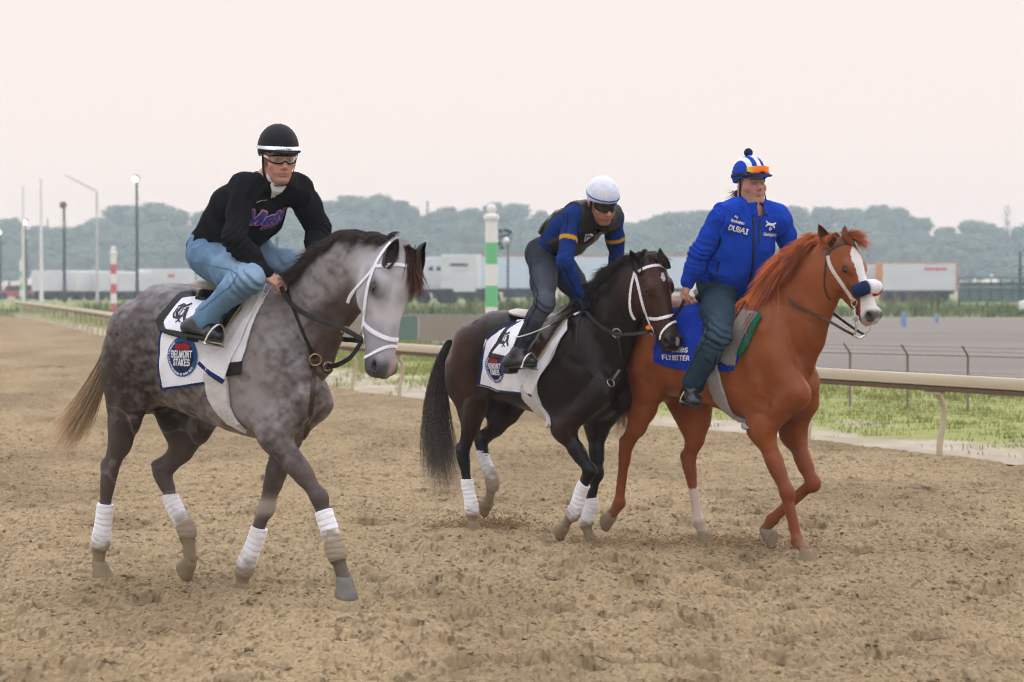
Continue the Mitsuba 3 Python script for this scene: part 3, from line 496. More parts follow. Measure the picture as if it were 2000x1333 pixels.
def make_horse(S):
    fr, H, s = S['frame'], S['H'], S['H'] / 1.6
    P = fr.P
    xb, xc = S['xb'], S['xc']; X = lambda t: xb + t * (xc - xb)
    F = Field([xb - .45, -.62, -.08], [S['xmax'], .55, S.get('zmax', 2.0)], 0.0075)
    st = [(X(t), a * H, b * H, w * H * S.get('fat', 1)) for t, a, b, w in S['trunk']]
    F.add(loft([0, 0, 0], np.eye(3), st, 2.2), 0)
    J = {}
    for n, sg in (('rh', -1), ('lh', 1)):
        q = S[n]; stf, hk, ft, co = [P(*a) for a in q['j']]; J[n] = (stf, hk, ft, co)
        hip = V(X(.17), sg * .095 * H, .835 * H); but = V(X(.07), sg * .075 * H, .70 * H)
        gm = stf * .45 + hk * .55
        F.add(cone(hip, stf * .8 + hip * .2, .135 * s, .098 * s, (0, 1, 0), .75), .06)
        F.add(cone(but, gm, .105 * s, .062 * s, (0, 1, 0), .72), .05)
        F.add(cone(hip * .4 + but * .6, stf * .6 + gm * .4, .125 * s, .075 * s, (0, 1, 0), .75), .05)
        F.add(cone(stf, hk, .078 * s, .036 * s, (0, 1, 0), .8), .045)
        ax = nrm(hk - stf); ba = nrm(np.cross(ax, [0, 1, 0])); ba = ba if ba[0] < 0 else -ba
        cn = nrm(ft - hk)
        ph = hk - cn * .045 * s + ba * .032 * s                      # point of the hock
        F.add(cone(gm + ba * .02, ph, .028 * s, .02 * s), .03)
        F.add(cone(ph, hk + cn * .04, .026 * s, .03 * s), .025)
        F.add(cone(hk - cn * .02, hk + cn * .06 * s, .043 * s, .034 * s, (0, 1, 0), .85), .03)
        F.add(cone(hk + cn * .03 + ba * .008, hk + cn * .09, .036 * s, .028 * s), .02); F.add(cone(hk + cn * .05, ft, .030 * s, .027 * s), .02)
        bk = nrm(np.cross(cn, [0, 1, 0])); bk = bk if bk[0] < 0 else -bk
        F.add(cone(hk + cn * .05 + bk * .02, ft - cn * .02 + bk * .022, .017 * s, .017 * s), .015)
        F.add(cone(ft - cn * .015, ft + bk * .012, .037 * s, .036 * s), .02)
        F.add(cone(ft, co, .032 * s, .034 * s), .02)
    for n, sg in (('rf', -1), ('lf', 1)):
        q = S[n]; sh, el, kn, ft, co = [P(*a) for a in q['j']]; J[n] = (sh, el, kn, ft, co)
        wi = V(X(.77), sg * .07 * H, .90 * H)
        F.add(cone(wi, sh, .10 * s, .085 * s, (0, 1, 0), .6), .07)
        F.add(cone(sh, el, .085 * s, .075 * s, (0, 1, 0), .8), .05)
        F.add(cone(V(X(.74), sg * .115 * H, .70 * H), el, .11 * s, .07 * s, (0, 1, 0), .6), .06)
        F.add(cone(el, el * .35 + kn * .65, .074 * s, .047 * s, (0, 1, 0), .85), .05)
        F.add(cone(el * .5 + kn * .5, kn, .05 * s, .038 * s), .03)
        ax = nrm(kn - el); cn = nrm(ft - kn); m = nrm(ax + cn)
        fw = nrm(np.cross([0, 1, 0], m)); fw = fw if fw[0] > 0 else -fw
        F.add(ell(kn + fw * .004, V(.045, .041, .056) * s, np.stack([fw, np.cross(m, fw), m])), .025)
        F.add(cone(kn, ft, .031 * s, .026 * s), .025)
        bk = nrm(np.cross(cn, [0, 1, 0])); bk = bk if bk @ fw < 0 else -bk
        F.add(cone(kn + bk * .025, ft - cn * .02 + bk * .022, .018 * s, .017 * s), .02)
        F.add(cone(ft - cn * .012, ft + bk * .01, .036 * s, .036 * s), .02)
        F.add(cone(ft, co, .030 * s, .034 * s), .02)
    # chest: two breast muscles with a furrow between them
    for sg in (-1, 1): F.add(ell(V(X(.965), sg * .06 * H, .66 * H), V(.075, .06, .11) * s), .06)
    # neck, through pairs of points on its crest and its underside
    prs = [(P(*a), P(*b), w * .9) for a, b, w in S['neck']]
    for (a, b, w), (c, d, w2) in zip(prs, prs[1:]):
        h = np.linalg.norm(a - b) / 2; h2 = np.linalg.norm(c - d) / 2
        F.add(cone((a + b) / 2, (c + d) / 2, h, h2, (0, 1, 0), (w / h + w2 / h2) / 2), .05)
    # head
    h = S['head']; po, mu = P(*h['poll']), P(*h['muzzle']); xa = nrm(mu - po); HL = np.linalg.norm(mu - po); k = HL / .60
    he = math.radians(h['heading']); fwd = V(math.cos(he), -math.sin(he), 0); fwd = V(fwd @ fr.f, fwd @ fr.l, 0)
    za = nrm(fwd - (fwd @ xa) * xa + V(0, 0, 1e-6)); ya = np.cross(za, xa); R = np.stack([xa, ya, za]); Hd = lambda x, y, z: po + (V(x, y, z) * k) @ R
    wd = h.get('wide', 1.0); hs = [(-.05, -.03, -.10, .045), (.0, .0, -.14, .066), (.09, .012, -.2, .083 * wd), (.17, .012, -.235, .088 * wd), (.25, .006, -.245, .078 * wd), (.33, .0, -.238, .062), (.41, -.0, -.206, .056), (.48, -.0, -.172, .054), (.53, -.0, -.158, .058), (.57, -.008, -.145, .056), (.605, -.03, -.112, .038)]
    F.add(loft(po, R, [[v * k for v in r] for r in hs], 2.5), .04)
    for sg in (-1, 1):
        F.add(ell(Hd(.20, sg * .066, -.155), V(.115, .028, .09) * k, R), .02)           # cheek
        F.add(ell(Hd(.185, sg * .078 * wd, -.042), V(.05, .022, .03) * k, R), .03)          # orbit
        F.add(cone(Hd(.19, sg * .079, -.085), Hd(.36, sg * .05, -.075), .016 * k, .010 * k), .02)    # cheek bone
        F.cut(ell(Hd(.197, sg * .104 * wd, -.064), V(.026, .022, .019) * k, R), .01)
        F.add(cone(Hd(.17, sg * .092 * wd, -.05), Hd(.22, sg * .092 * wd, -.05), .007 * k, .005 * k), .008)  # upper lid
        F.add(ell(Hd(.545, sg * .044, -.035), V(.042, .022, .036) * k, R), .015)          # nostril rim
        F.cut(ell(Hd(.556, sg * .068, -.040), V(.027, .027, .020) * k, R), .010)
        F.cut(cone(Hd(.60, sg * .02, -.098), Hd(.50, sg * .052, -.105), .005 * k, .004 * k), .008)   # mouth
    F.add(ell(Hd(.565, 0, -.128), V(.038, .034, .022) * k, R), .015)                        # lower lip
    F.cut(cone(Hd(.40, 0, .03), Hd(.5, 0, .03), .022 * k, .02 * k), .03)
    if 'extra' in S: S['extra'](F, X, H, s, P)
    # grooves: neck vein, behind the shoulder, between haunch and flank
    for sg in (-1, 1):
        F.cut(cone(V(X(.70), sg * .20 * H, .86 * H), V(X(.80), sg * .185 * H, .60 * H), .055, .05), .07)
        F.cut(cone(V(X(.33), sg * .20 * H, .90 * H), V(X(.335), sg * .175 * H, .66 * H), .06, .045), .08)
    def relief(p):
        d = np.linalg.norm(p - (po + mu) / 2, axis=1); w = sstep(.75, .95, p[:, 2]) * sstep(.30 * k, .42 * k, d)
        rg = 1 - np.abs(nz(p * [1.0, 1.0, .75], 5.5, 33, 2) - .5) * 2; t = (p[:, 0] - X(0)) / (X(1) - X(0)); vn = 1 - np.abs(nz(p, 9, 44, 2) - .5) * 2
        ribs = np.sin(p[:, 0] * 62 + p[:, 2] * 9) * .0018 * sstep(.38, .45, t) * sstep(.72, .64, t) * sstep(1.2 * s, 1.0 * s, p[:, 2])
        return ((nz(p, 16, 3, 2) - .5) * .005 + (nz(p, 5, 9, 2) - .5) * .013 - .009 * np.clip(rg - .72, 0, 1) / .28 * sstep(1.75, 1.5, p[:, 2]) + .003 * np.clip(vn - .93, 0, 1) / .07 * sstep(1.15, .95, p[:, 2]) + ribs) * np.maximum(w, .45 * sstep(.45, .6, p[:, 2]) * sstep(.30 * k, .42 * k, d))
    F.rough(relief)
    v, f = F.mesh(); n = F.grad(v, .015); v2 = v
    col = S['coat'](v, n, dict(H=H, X=X, Hd=((v - po) @ R.T) / k, J=J, k=k))
    EARS = {}
    for sg in (-1, 1):
        b0, tp = h['earpx'][0 if sg > 0 else 1]; oc = fr.L(V(0, 0, CH)); rb, rt = [nrm(ray(*q[:2]) @ fr.M.T) for q in (b0, tp)]; rf_ = Hd(.012, sg * .052, -.04); D = np.linalg.norm(rf_ - oc)
        hit, ok = F.cast((oc + rb * (D - .5))[None], rb, 0, far=1.0); D = np.linalg.norm(hit[0] - oc) if ok[0] and abs(np.linalg.norm(hit[0] - oc) - D) < .12 else D; base = oc + rb * (D + .012); tip = oc + rt * (D - .035)
        EARS[sg] = (base, tip)
    for sg in (-1, 1): d = np.linalg.norm(v - EARS[sg][0] - nrm(EARS[sg][1] - EARS[sg][0]) * .03, axis=1); col = lerp(col, S['ear_in'], sstep(.052, .036, d))
    dust = 0
    for n, w in S.get('dusty', dict(rh=1, lh=1, lf=1, rf=1)).items():
        a, b = J[n][-2], J[n][-1]; d = b - a; t = np.clip((v - a) @ d / (d @ d), -.3, 1.3); q = np.linalg.norm(v - a - t[:, None] * d, axis=1); dust = np.maximum(dust, sstep(.075, .05, q) * sstep(-.25, .35, t + (nz(v, 22, 6, 2) - .5) * .7) * w)
    dust = dust * .92
    col = lerp(col, (.25, .19, .115), dust[:])
    hq = ((v - po) @ R.T) / k; no = np.exp(-((hq[:, 0] - .556) / .024) ** 2 - ((np.abs(hq[:, 1]) - .050) / .020) ** 2 - ((hq[:, 2] + .040) / .018) ** 2); col = lerp(col, (.012, .009, .009), np.clip(no * 1.5, 0, .95))
    put('body', (fr.W(v2), f), S.get('coatm', 'coat'), S['name'], True, color=col)
    # eyes, ears
    for sg in (-1, 1):
        e = trimesh.creation.icosphere(3, .0235 * k); e.apply_translation(Hd(.197, sg * .0805 * wd, -.063)); put('eye', moved(e, fr.M, fr.o), 'eye_dark', S['name'], True)
        base, tip = EARS[sg]
        ax = nrm(tip - base); L = np.linalg.norm(tip - base); op = nrm(h.get('open', 1.0) * za + sg * .55 * ya + .0 * xa); op = nrm(op - (op @ ax) * ax); sd = np.cross(ax, op)
        vs, m, q = [], 15, 15
        for i in range(q):
            t = i / (q - 1); r = (.042 * math.sin(math.pi * (.20 + .80 * t)) ** .8 + .0006) * S.get('earw', 1) * k ; half = math.radians(168 - 62 * min(1, t * 1.6))
            c = base + ax * (L * t - .015) + op * (.046 * (1 - t) - .012 * math.sin(math.pi * t)) * k
            for j in range(m):
                a = -half + 2 * half * j / (m - 1); vs.append(c + r * (-op * math.cos(a) * .9 + sd * math.sin(a)))
        vs = np.array(vs); ii, jj = np.meshgrid(np.arange(q - 1), np.arange(m - 1), indexing='ij'); a = (ii * m + jj).ravel(); fs = np.stack([a, a + 1, a + m + 1, a + m], 1); fs = np.vstack([fs[:, [0, 1, 2]], fs[:, [0, 2, 3]]])
        tm = trimesh.Trimesh(vs, fs, process=False); sh = shell(vs, fs, tm.vertex_normals, .005 * k)
        t = np.repeat(np.linspace(0, 1, q), m); t = np.r_[t, t]; outer = np.r_[np.zeros(len(vs)), np.ones(len(vs))]
        rim = np.abs(np.tile(np.linspace(-1, 1, m), 2 * q))
        c0 = lerp(S['ear_in'], S['ear_out'], 1 - outer) if (tm.vertex_normals[m * 5 + m // 2] @ op) > 0 else lerp(S['ear_in'], S['ear_out'], outer)
        c0 = lerp(c0, S['ear_tip'], np.clip(t ** 2 * .8 + (rim > .8) * .4, 0, 1))
        put('ear', (fr.W(sh.vertices), sh.faces), 'coat', S['name'], True, color=c0)
    # hooves
    for n in ('rf', 'lf', 'rh', 'lh'):
        q = S[n]; co, ft = J[n][-1], J[n][-2]; a = math.radians(q.get('pitch', 0)); yw = math.radians(q.get('yaw', 0))
        fx = V(math.cos(a) * math.cos(yw), math.sin(yw), -math.sin(a) * math.cos(yw)); sy = nrm(np.cross([0, 0, 1], fx) if abs(a) < 1.5 else np.cross([-1, 0, 0], fx)); dn = np.cross(sy, fx)
        L = q.get('hl', .08) * s; rings = []
        for t in np.linspace(0, 1, 6):
            rl = (.040 + .026 * t + .003 * math.sin(t * 9)) * s; rw = (.036 + .022 * t) * s; c = co + dn * (L * t - .012) + fx * (.006 + .038 * t) * s
            an = np.arange(22) * 2 * np.pi / 22
            rings.append(c + np.cos(an)[:, None] * fx * (rl * np.where(np.cos(an) < 0, .8, 1.0))[:, None] + np.sin(an)[:, None] * sy * rw)
        rings.append(rings[-1] * .9 + rings[-1].mean(0) * .1 + dn * .004); vs = np.array(rings); m = 22; nn = len(vs)
        i, j = np.meshgrid(np.arange(nn - 1), np.arange(m), indexing='ij'); j2 = (j + 1) % m
        fs = np.stack([i * m + j, i * m + j2, (i + 1) * m + j2, (i + 1) * m + j], -1).reshape(-1, 4); fs = np.vstack([fs[:, [0, 1, 2]], fs[:, [0, 2, 3]]])
        vv = np.vstack([vs.reshape(-1, 3), vs[-1].mean(0), vs[0].mean(0)]); jj = np.arange(m)
        fs = np.vstack([fs, np.stack([(nn - 1) * m + jj, (nn - 1) * m + (jj + 1) % m, np.full(m, nn * m)], 1), np.stack([(jj + 1) % m, jj, np.full(m, nn * m + 1)], 1)])
        tm = trimesh.Trimesh(vv, fs, process=False)
        if tm.volume < 0: fs = fs[:, ::-1]
        g = nz(vv, 40, 5); cc = lerp(q.get('hoof', (.21, .16, .10)), (.27, .205, .13), np.clip(g * 1.3 - .3, 0, 1))
        put('hoof', (fr.W(vv), fs), 'hoof_horn', S['name'], True, color=cc)
    # bandages
    for n, (ta, tb) in S.get('bandages', {}).items():
        jn, ft, co = (J[n][-3], J[n][-2], J[n][-1]); jl = np.linalg.norm(ft - jn)
        pts = [jn + (ft - jn) * ta, jn + (ft - jn) * (.5 + ta / 2), ft, ft + (co - ft) * (tb - 1)]
        PP = resample(pts, 64); u = np.linspace(0, 1, 64); rng = np.random.default_rng(len(n) + ord(n[0]) * 3 + int(S['H'] * 100))
        env = np.interp(u, [0, .08, .45, .78, .93, 1], [.041, .043, .042, .049, .047, .036]) * s * S.get('bw', 1)
        ang = np.arange(20) * 2 * np.pi / 20; t = nrm(np.gradient(PP, axis=0)); N = nrm(np.cross(np.broadcast_to([0, 1, 0], PP.shape), t))
        spiral = ((u[:, None] * 9 + .9 * u[:, None] * np.sin(ang)[None] + ang[None] / (2 * np.pi)) % 1)
        rr = env[:, None] * (1 + .05 * (spiral - .5)) + (meshkit.noise(np.stack([np.cos(ang)[None] * 2 + 0 * u[:, None], np.sin(ang)[None] * 2 + 0 * u[:, None], u[:, None] * 26 + 0 * ang[None]], -1), 3) - .5) * .004
        prof = np.stack([np.cos(ang)[None] * rr, np.sin(ang)[None] * rr * 1.1], -1)
        m = sweep(PP, N, prof); z = u.repeat(20); z = np.r_[z, 0, 1]
        pp = np.array(m.vertices); dirt = sstep(S['dirt'][n][0], S['dirt'][n][1], z + (nz(pp, 18, 2) - .5) * .55)
        cc = lerp((.82, .82, .86), (.27, .205, .13), dirt * .92); sp = np.r_[spiral.ravel(), .5, .5]; cc = cc * (1 - .22 * (sp < .14))[:, None]
        tape = ((z > .10) & (z < .15)); cc[tape] = (.8, .82, .76)
        put('leg_bandage', (fr.W(pp), m.faces), 'bandage_cloth', S['name'], True, color=cc)
    return dict(S=S, F=F, fr=fr, P=P, X=X, H=H, s=s, J=J, Hd=Hd, R=R, po=po, k=k, prs=prs)

def hair(roots, dirs, lens, name, parent, cols, fr, droop, width=.0022, curl=.02, seed=1, n=9, tipcol=None, nrm_dir=None, bsdf='hair'):
    "tapering strands of three sides; droop(t, root, dir) bends each strand"
    rng = np.random.default_rng(seed); V_, F_, C_ = [], [], []
    m = len(roots); tt = np.linspace(0, 1, n); P = np.zeros((m, n, 3))
    ph = rng.uniform(0, 6.28, (m, 3)); am = rng.normal(0, curl, (m, 3))
    for i, t in enumerate(tt):
        P[:, i] = droop(t, roots, dirs, lens) + am * np.sin(ph + 4.2 * t) * t * lens[:, None]
    tg = nrm(np.gradient(P, axis=1)); a = nrm(np.cross(tg, rng.normal(size=(m, 1, 3)))); b = np.cross(tg, a)
    w = width * rng.uniform(.6, 1.4, m)[:, None] * np.minimum(1, 1.25 - tt ** 1.5 * 1.2)[None]
    an = np.arange(3) * 2 * np.pi / 3
    v = P[:, :, None] + w[:, :, None, None] * (np.cos(an)[None, None, :, None] * a[:, :, None] + np.sin(an)[None, None, :, None] * b[:, :, None])
    i, j, k = np.meshgrid(np.arange(m), np.arange(n - 1), np.arange(3), indexing='ij'); base = i * n * 3 + j * 3; k2 = (k + 1) % 3
    q = np.stack([base + k, base + k2, base + 3 + k2, base + 3 + k], -1).reshape(-1, 4); f = np.vstack([q[:, [0, 1, 2]], q[:, [0, 2, 3]]])
    vary = rng.uniform(.7, 1.3, m)[:, None, None]; c = (cols[0] if callable(cols[0]) else None)
    c = (np.asarray(cols[0]) * (1 - tt[:, None]) + np.asarray(cols[1]) * tt[:, None])[None] * vary
    c = np.repeat(c[:, :, None], 3, 2).reshape(-1, 3)
    return put(name, (fr.W(v.reshape(-1, 3)), f), bsdf, parent, True, color=np.clip(c, 0, 1))
TRUNK = [(-.01, .77, .60, .05), (.05, .86, .56, .13), (.14, .935, .56, .158), (.24, .985, .585, .165), (.34, .985, .575, .16), (.45, .955, .553, .168), (.57, .93, .53, .172), (.68, .945, .505, .166),
         (.77, .985, .495, .155), (.84, 1.0, .50, .142), (.91, .95, .52, .13), (.97, .85, .56, .10), (1.0, .76, .62, .05)]
g_rh, g_lf = gnd(196, 1133), gnd(472, 1162)
fr1 = Frame((g_rh + g_lf)[:2] / 2, 34)
def coat_grey(v, n, I):
    Hd, X, H = I['Hd'], I['X'], I['H']
    a = nz(v + 3, 3.2, 1, 3); b = nz(v, 17, 2, 2); c = nz(v, 42, 4, 2)
    t = (v[:, 0] - X(0)) / (X(1) - X(0)); front = sstep(.1, .75, t)
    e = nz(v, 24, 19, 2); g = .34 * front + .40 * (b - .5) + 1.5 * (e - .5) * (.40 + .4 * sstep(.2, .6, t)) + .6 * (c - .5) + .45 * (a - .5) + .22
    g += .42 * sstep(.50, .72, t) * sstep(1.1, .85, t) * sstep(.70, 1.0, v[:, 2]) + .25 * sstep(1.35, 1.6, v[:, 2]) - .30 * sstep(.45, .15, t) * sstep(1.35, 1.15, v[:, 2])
    leg = sstep(.95, .66, v[:, 2]); g = g - .55 * leg
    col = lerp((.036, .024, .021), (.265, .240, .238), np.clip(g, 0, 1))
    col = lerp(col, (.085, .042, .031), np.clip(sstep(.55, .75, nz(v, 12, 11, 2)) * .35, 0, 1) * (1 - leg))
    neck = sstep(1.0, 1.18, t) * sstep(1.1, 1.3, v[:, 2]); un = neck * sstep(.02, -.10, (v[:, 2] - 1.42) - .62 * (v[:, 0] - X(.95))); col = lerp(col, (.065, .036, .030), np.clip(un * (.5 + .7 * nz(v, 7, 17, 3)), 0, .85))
    hm = sstep(-.1, .10, Hd[:, 0]) * (np.abs(Hd[:, 1]) < .2) * sstep(-.31, -.19, Hd[:, 2]) * (Hd[:, 2] < .1)
    hx = Hd[:, 0]; face = lerp((.50, .48, .50), (.29, .275, .30), np.clip(nz(v, 14, 8, 2) * 1.6 - .5, 0, 1))
    side = sstep(.03, -.05, Hd[:, 2]) * sstep(.30, .42, hx); face = lerp(face, (.12, .12, .13), side * .55)
    ey = np.exp(-((hx - .20) / .05) ** 2 - ((Hd[:, 2] + .07) / .055) ** 2) * (np.abs(Hd[:, 1]) > .05); face = lerp(face, (.03, .028, .028), np.clip(ey * 1.2, 0, .92))
    face = lerp(face, (.045, .045, .05), sstep(.47, .56, hx) * .9)
    pk = np.exp(-((hx - .55) / .05) ** 2 - ((Hd[:, 1] - .02) / .018) ** 2) * (Hd[:, 2] > -.06); face = lerp(face, (.45, .33, .30), np.clip(pk, 0, .7))
    col = lerp(col, face, hm)
    col = lerp(col, (.098, .072, .064), leg * .75)
    vein = sstep(.03, .0, np.abs(nz(v, 4.5, 21, 2) - .5)) * sstep(.35, .55, v[:, 2]) * sstep(1.05, .9, v[:, 2]) * (t < .35); col = lerp(col, (.24, .20, .19), vein * .45)
    sock = np.exp(-((v[:, 2] - .46) / .045) ** 2) * (v[:, 1] > 0) * (t > .55) * (v[:, 0] < X(.8)) ; col = lerp(col, (.38, .33, .28), np.clip(sock * 1.2, 0, .85))
    return col
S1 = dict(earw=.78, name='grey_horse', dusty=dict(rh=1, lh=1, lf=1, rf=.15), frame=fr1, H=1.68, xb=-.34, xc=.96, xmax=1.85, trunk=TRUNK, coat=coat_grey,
  rh=dict(j=[(262, 785, -.17), (213, 930, -.13), (195, 1072, -.11), (192, 1100, -.11)], pitch=8),
  lh=dict(j=[(402, 815, .16), (318, 930, .13), (368, 1050, .12), (371, 1090, .12)], pitch=62),
  rf=dict(j=[(606, 770, -.13), (535, 850, -.16), (624, 972, -.14), (660, 1090, -.13), (671, 1130, -.13)], pitch=8, yaw=-28, hl=.095, hoof=(.10, .115, .13)),
  lf=dict(j=[(618, 785, .12), (560, 850, .15), (520, 992, .13), (476, 1120, .12), (472, 1142, .12)], pitch=6),
  neck=[((560, 562, 0), (596, 765, 0), .15), ((612, 520, -.01), (610, 690, -.01), .115), ((662, 484, -.03), (634, 640, -.03), .092), ((706, 464, -.06), (658, 598, -.06), .08), ((752, 468, -.09), (700, 560, -.09), .075)],
  head=dict(poll=(794, 488, -.11), muzzle=(757, 738, -.20), heading=50, wide=1.14, ears=[((0, .055, -.03), (-.16, .11, .0)), ((0, -.055, -.03), (-.16, -.09, .0))], earpx=[((808, 508, -.06), (835, 468, -.04)), ((757, 510, -.17), (780, 461, -.19))]),
  ear_in=(.02, .015, .013), ear_out=(.06, .05, .045), ear_tip=(.02, .014, .012),
  bandages=dict(rh=(.38, 1.1), lh=(.30, 1.05), rf=(.22, 1.15), lf=(.30, 1.25)), dirt=dict(rh=(.6, 1.0), lh=(.35, .7), rf=(.35, .62), lf=(.5, .85)))
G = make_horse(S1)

g_rh, g_lf = gnd(922, 1034), gnd(1160, 1064)
fr2 = Frame((g_rh + g_lf)[:2] / 2, 40)
def coat_bay(v, n, I):
    Hd, X = I['Hd'], I['X']; a = nz(v + 7, 5, 1, 3); t = (v[:, 0] - X(0)) / (X(1) - X(0))
    red = np.clip(1.3 * a - .35, 0, 1) * sstep(.75, .95, v[:, 2]) * sstep(.45, .05, t) + .25 * sstep(.5, .2, np.abs(t - .5)) * sstep(.9, .75, v[:, 2]) * sstep(.55, .65, v[:, 2])
    col = lerp((.0125, .0072, .0050), (.082, .026, .013), np.clip(red, 0, 1))
    leg = sstep(.75, .55, v[:, 2]); col = lerp(col, (.009, .008, .009), leg)
    hx = Hd[:, 0]; hm = (hx > -.02) & (np.abs(Hd[:, 1]) < .2) & (Hd[:, 2] > -.30) & (Hd[:, 2] < .1); face = lerp((.028, .012, .009), (.075, .028, .017), nz(v, 9, 2))
    face = lerp(face, (.022, .018, .019), sstep(.44, .55, hx))
    star = (((hx - .14) / .030) ** 2 + ((Hd[:, 1] - .004) / .015) ** 2 + (nz(v, 60, 3, 2) - .5) * 1.6) < 1; face[star & (Hd[:, 2] > -.05)] = (.62, .60, .58)
    snip = ((((hx - .565) / .03) ** 2 + ((Hd[:, 1] - .012) / .014) ** 2 + (nz(v, 50, 3, 2) - .5) * 1.2) < 1) & (Hd[:, 2] > -.05); face[snip] = (.42, .30, .27)
    m = hm * sstep(-.02, .1, hx) * sstep(-.3, -.14, Hd[:, 2]); col = lerp(col, face, m)
    return col
S2 = dict(earw=.82, coatm='coat_glossy', name='dark_bay_horse', frame=fr2, H=1.50, xb=-.63, xc=.70, xmax=1.35, zmax=2.0, trunk=TRUNK, coat=coat_bay,
  rh=dict(j=[(938, 775, -.16), (905, 890, -.12), (922, 1000, -.10), (922, 1020, -.10)], pitch=10),
  lh=dict(j=[(1010, 790, .15), (940, 868, .12), (962, 948, .11), (955, 978, .11)], pitch=75),
  rf=dict(j=[(1175, 765, -.13), (1100, 838, -.15), (1152, 920, -.13), (1117, 1008, -.12), (1104, 1024, -.12)], pitch=75),
  lf=dict(j=[(1215, 780, .12), (1165, 835, .14), (1166, 925, .12), (1145, 1026, .11), (1150, 1046, .11)], pitch=10),
  neck=[((1112, 622, 0), (1200, 770, 0), .15), ((1150, 582, -.01), (1212, 710, -.01), .115), ((1185, 545, -.02), (1228, 655, -.02), .09), ((1222, 515, -.03), (1238, 612, -.03), .08), ((1255, 500, -.04), (1258, 580, -.04), .075)],
  head=dict(poll=(1283, 502, -.05), muzzle=(1324, 678, -.07), heading=60, ears=[((0, .055, -.03), (-.16, .11, .0)), ((0, -.055, -.03), (-.16, -.09, .0))], earpx=[((1291, 518, .0), (1289, 480, .02)), ((1246, 528, -.10), (1229, 484, -.11))]),
  ear_in=(.012, .009, .008), ear_out=(.03, .015, .011), ear_tip=(.008, .006, .006),
  bandages=dict(rh=(.42, 1.4), lh=(.15, 1.3), rf=(.28, 1.25), lf=(.48, 1.3)), dirt=dict(rh=(.6, 1.1), lh=(.35, .75), rf=(.55, .9), lf=(.6, .95)))
B = make_horse(S2)

g_lh, g_rf = gnd(1377, 1058), gnd(1580, 1096)
fr3 = Frame((g_lh + g_rf)[:2] / 2, 42)
def coat_chestnut(v, n, I):
    Hd, X = I['Hd'], I['X']; a = nz(v + 5, 4, 1, 3); b = nz(v, 18, 2, 2); t = (v[:, 0] - X(0)) / (X(1) - X(0))
    col = lerp((.165, .043, .012), (.285, .080, .023), np.clip(.5 + 1.2 * (a - .5) + .35 * (b - .5), 0, 1))
    col = lerp(col, (.17, .045, .016), sstep(.72, .5, v[:, 2]) * .5)
    w = (v[:, 1] > 0) & (t < .5) & (v[:, 2] < .42 + .10 * (nz(v, 14, 4, 2) - .5) + .22 * np.clip((.025 - np.abs(v[:, 0] - I['J']['lh'][2][0] - .02)) * 30, -.3, .5)); col[w] = (.55, .44, .38)
    hx, hy, hz_ = Hd.T; hm = (hx > -.02) & (np.abs(hy) < .2) & (hz_ > -.30) & (hz_ < .1)
    wob = (nz(v, 24, 6, 2) - .5) * .03; bw = np.interp(hx, [.04, .09, .14, .22, .30, .40, .48, .62], [0, .022, .032, .024, .022, .034, .055, .07]); bz = np.interp(hx, [0, .3, .45, .62], [-.02, -.02, -.07, -.16])
    bl = hm & (np.abs(hy + .012) < bw * 1.6 + wob * .5) & (hz_ > bz); col[bl] = (.66, .63, .60)
    mz = hm & (hx > .5); col[mz] = lerp(col, (.055, .045, .045), np.clip(sstep(.50, .56, hx) * (nz(v, 15, 3, 2) * 2.4 - .65) + np.exp(-((hx - .56) / .03) ** 2 - ((hz_ + .036) / .03) ** 2) * (np.abs(hy) > .03) * 1.4, 0, .95))[mz]
    pk = hm & (hx > .56) & (hz_ < -.07); col[pk] = lerp(col, (.55, .32, .27), np.full(len(v), .6))[pk]
    ey = np.exp(-((hx - .195) / .035) ** 2 - ((hz_ + .065) / .035) ** 2) * (np.abs(hy) > .06); col = lerp(col, (.07, .022, .012), np.clip(ey, 0, .9) * hm)
    return col
S3 = dict(coatm='coat_glossy', name='chestnut_horse', dusty=dict(rh=.25, lh=.6, lf=.2, rf=.5), frame=fr3, H=1.60, xb=-.92, xc=.37, xmax=1.0, zmax=2.0, trunk=TRUNK, coat=coat_chestnut,
  rh=dict(j=[(1272, 775, -.16), (1222, 880, -.13), (1210, 985, -.12), (1196, 1004, -.12)], pitch=80),
  lh=dict(j=[(1370, 800, .15), (1346, 905, .12), (1365, 1020, .11), (1371, 1040, .11)], pitch=10),
  rf=dict(j=[(1555, 770, -.13), (1487, 840, -.15), (1537, 962, -.13), (1559, 1058, -.12), (1571, 1073, -.12)], pitch=14),
  lf=dict(j=[(1572, 785, .12), (1548, 845, .14), (1588, 945, .12), (1508, 1017, .12), (1494, 1034, .12)], pitch=100),
  neck=[((1492, 600, 0), (1550, 770, 0), .145), ((1532, 540, 0), (1562, 705, 0), .11), ((1567, 503, 0), (1576, 648, 0), .088), ((1603, 478, 0), (1592, 598, 0), .075), ((1640, 470, 0), (1622, 552, 0), .068)],
  head=dict(poll=(1661, 470, 0), muzzle=(1719, 623, .0), heading=48, ears=[((0, .055, -.03), (-.16, .11, .0)), ((0, -.055, -.03), (-.16, -.09, .0))], earpx=[((1650, 472, .05), (1651, 436, .06)), ((1616, 482, -.06), (1597, 434, -.06))]),
  ear_in=(.09, .035, .018), ear_out=(.26, .08, .025), ear_tip=(.10, .03, .012))
for q, hc in (('lf', (.20, .16, .12)), ('rh', (.22, .17, .12))): S3[q]['hoof'] = hc
C = make_horse(S3)

labels['grey_horse'] = {'label': 'dappled grey horse with white bridle and white leg bandages', 'category': 'horse'}
labels['dark_bay_horse'] = {'label': 'dark bay horse with a small white star and leg bandages', 'category': 'horse'}
labels['chestnut_horse'] = {'label': 'chestnut horse with white blaze and a padded noseband', 'category': 'horse'}
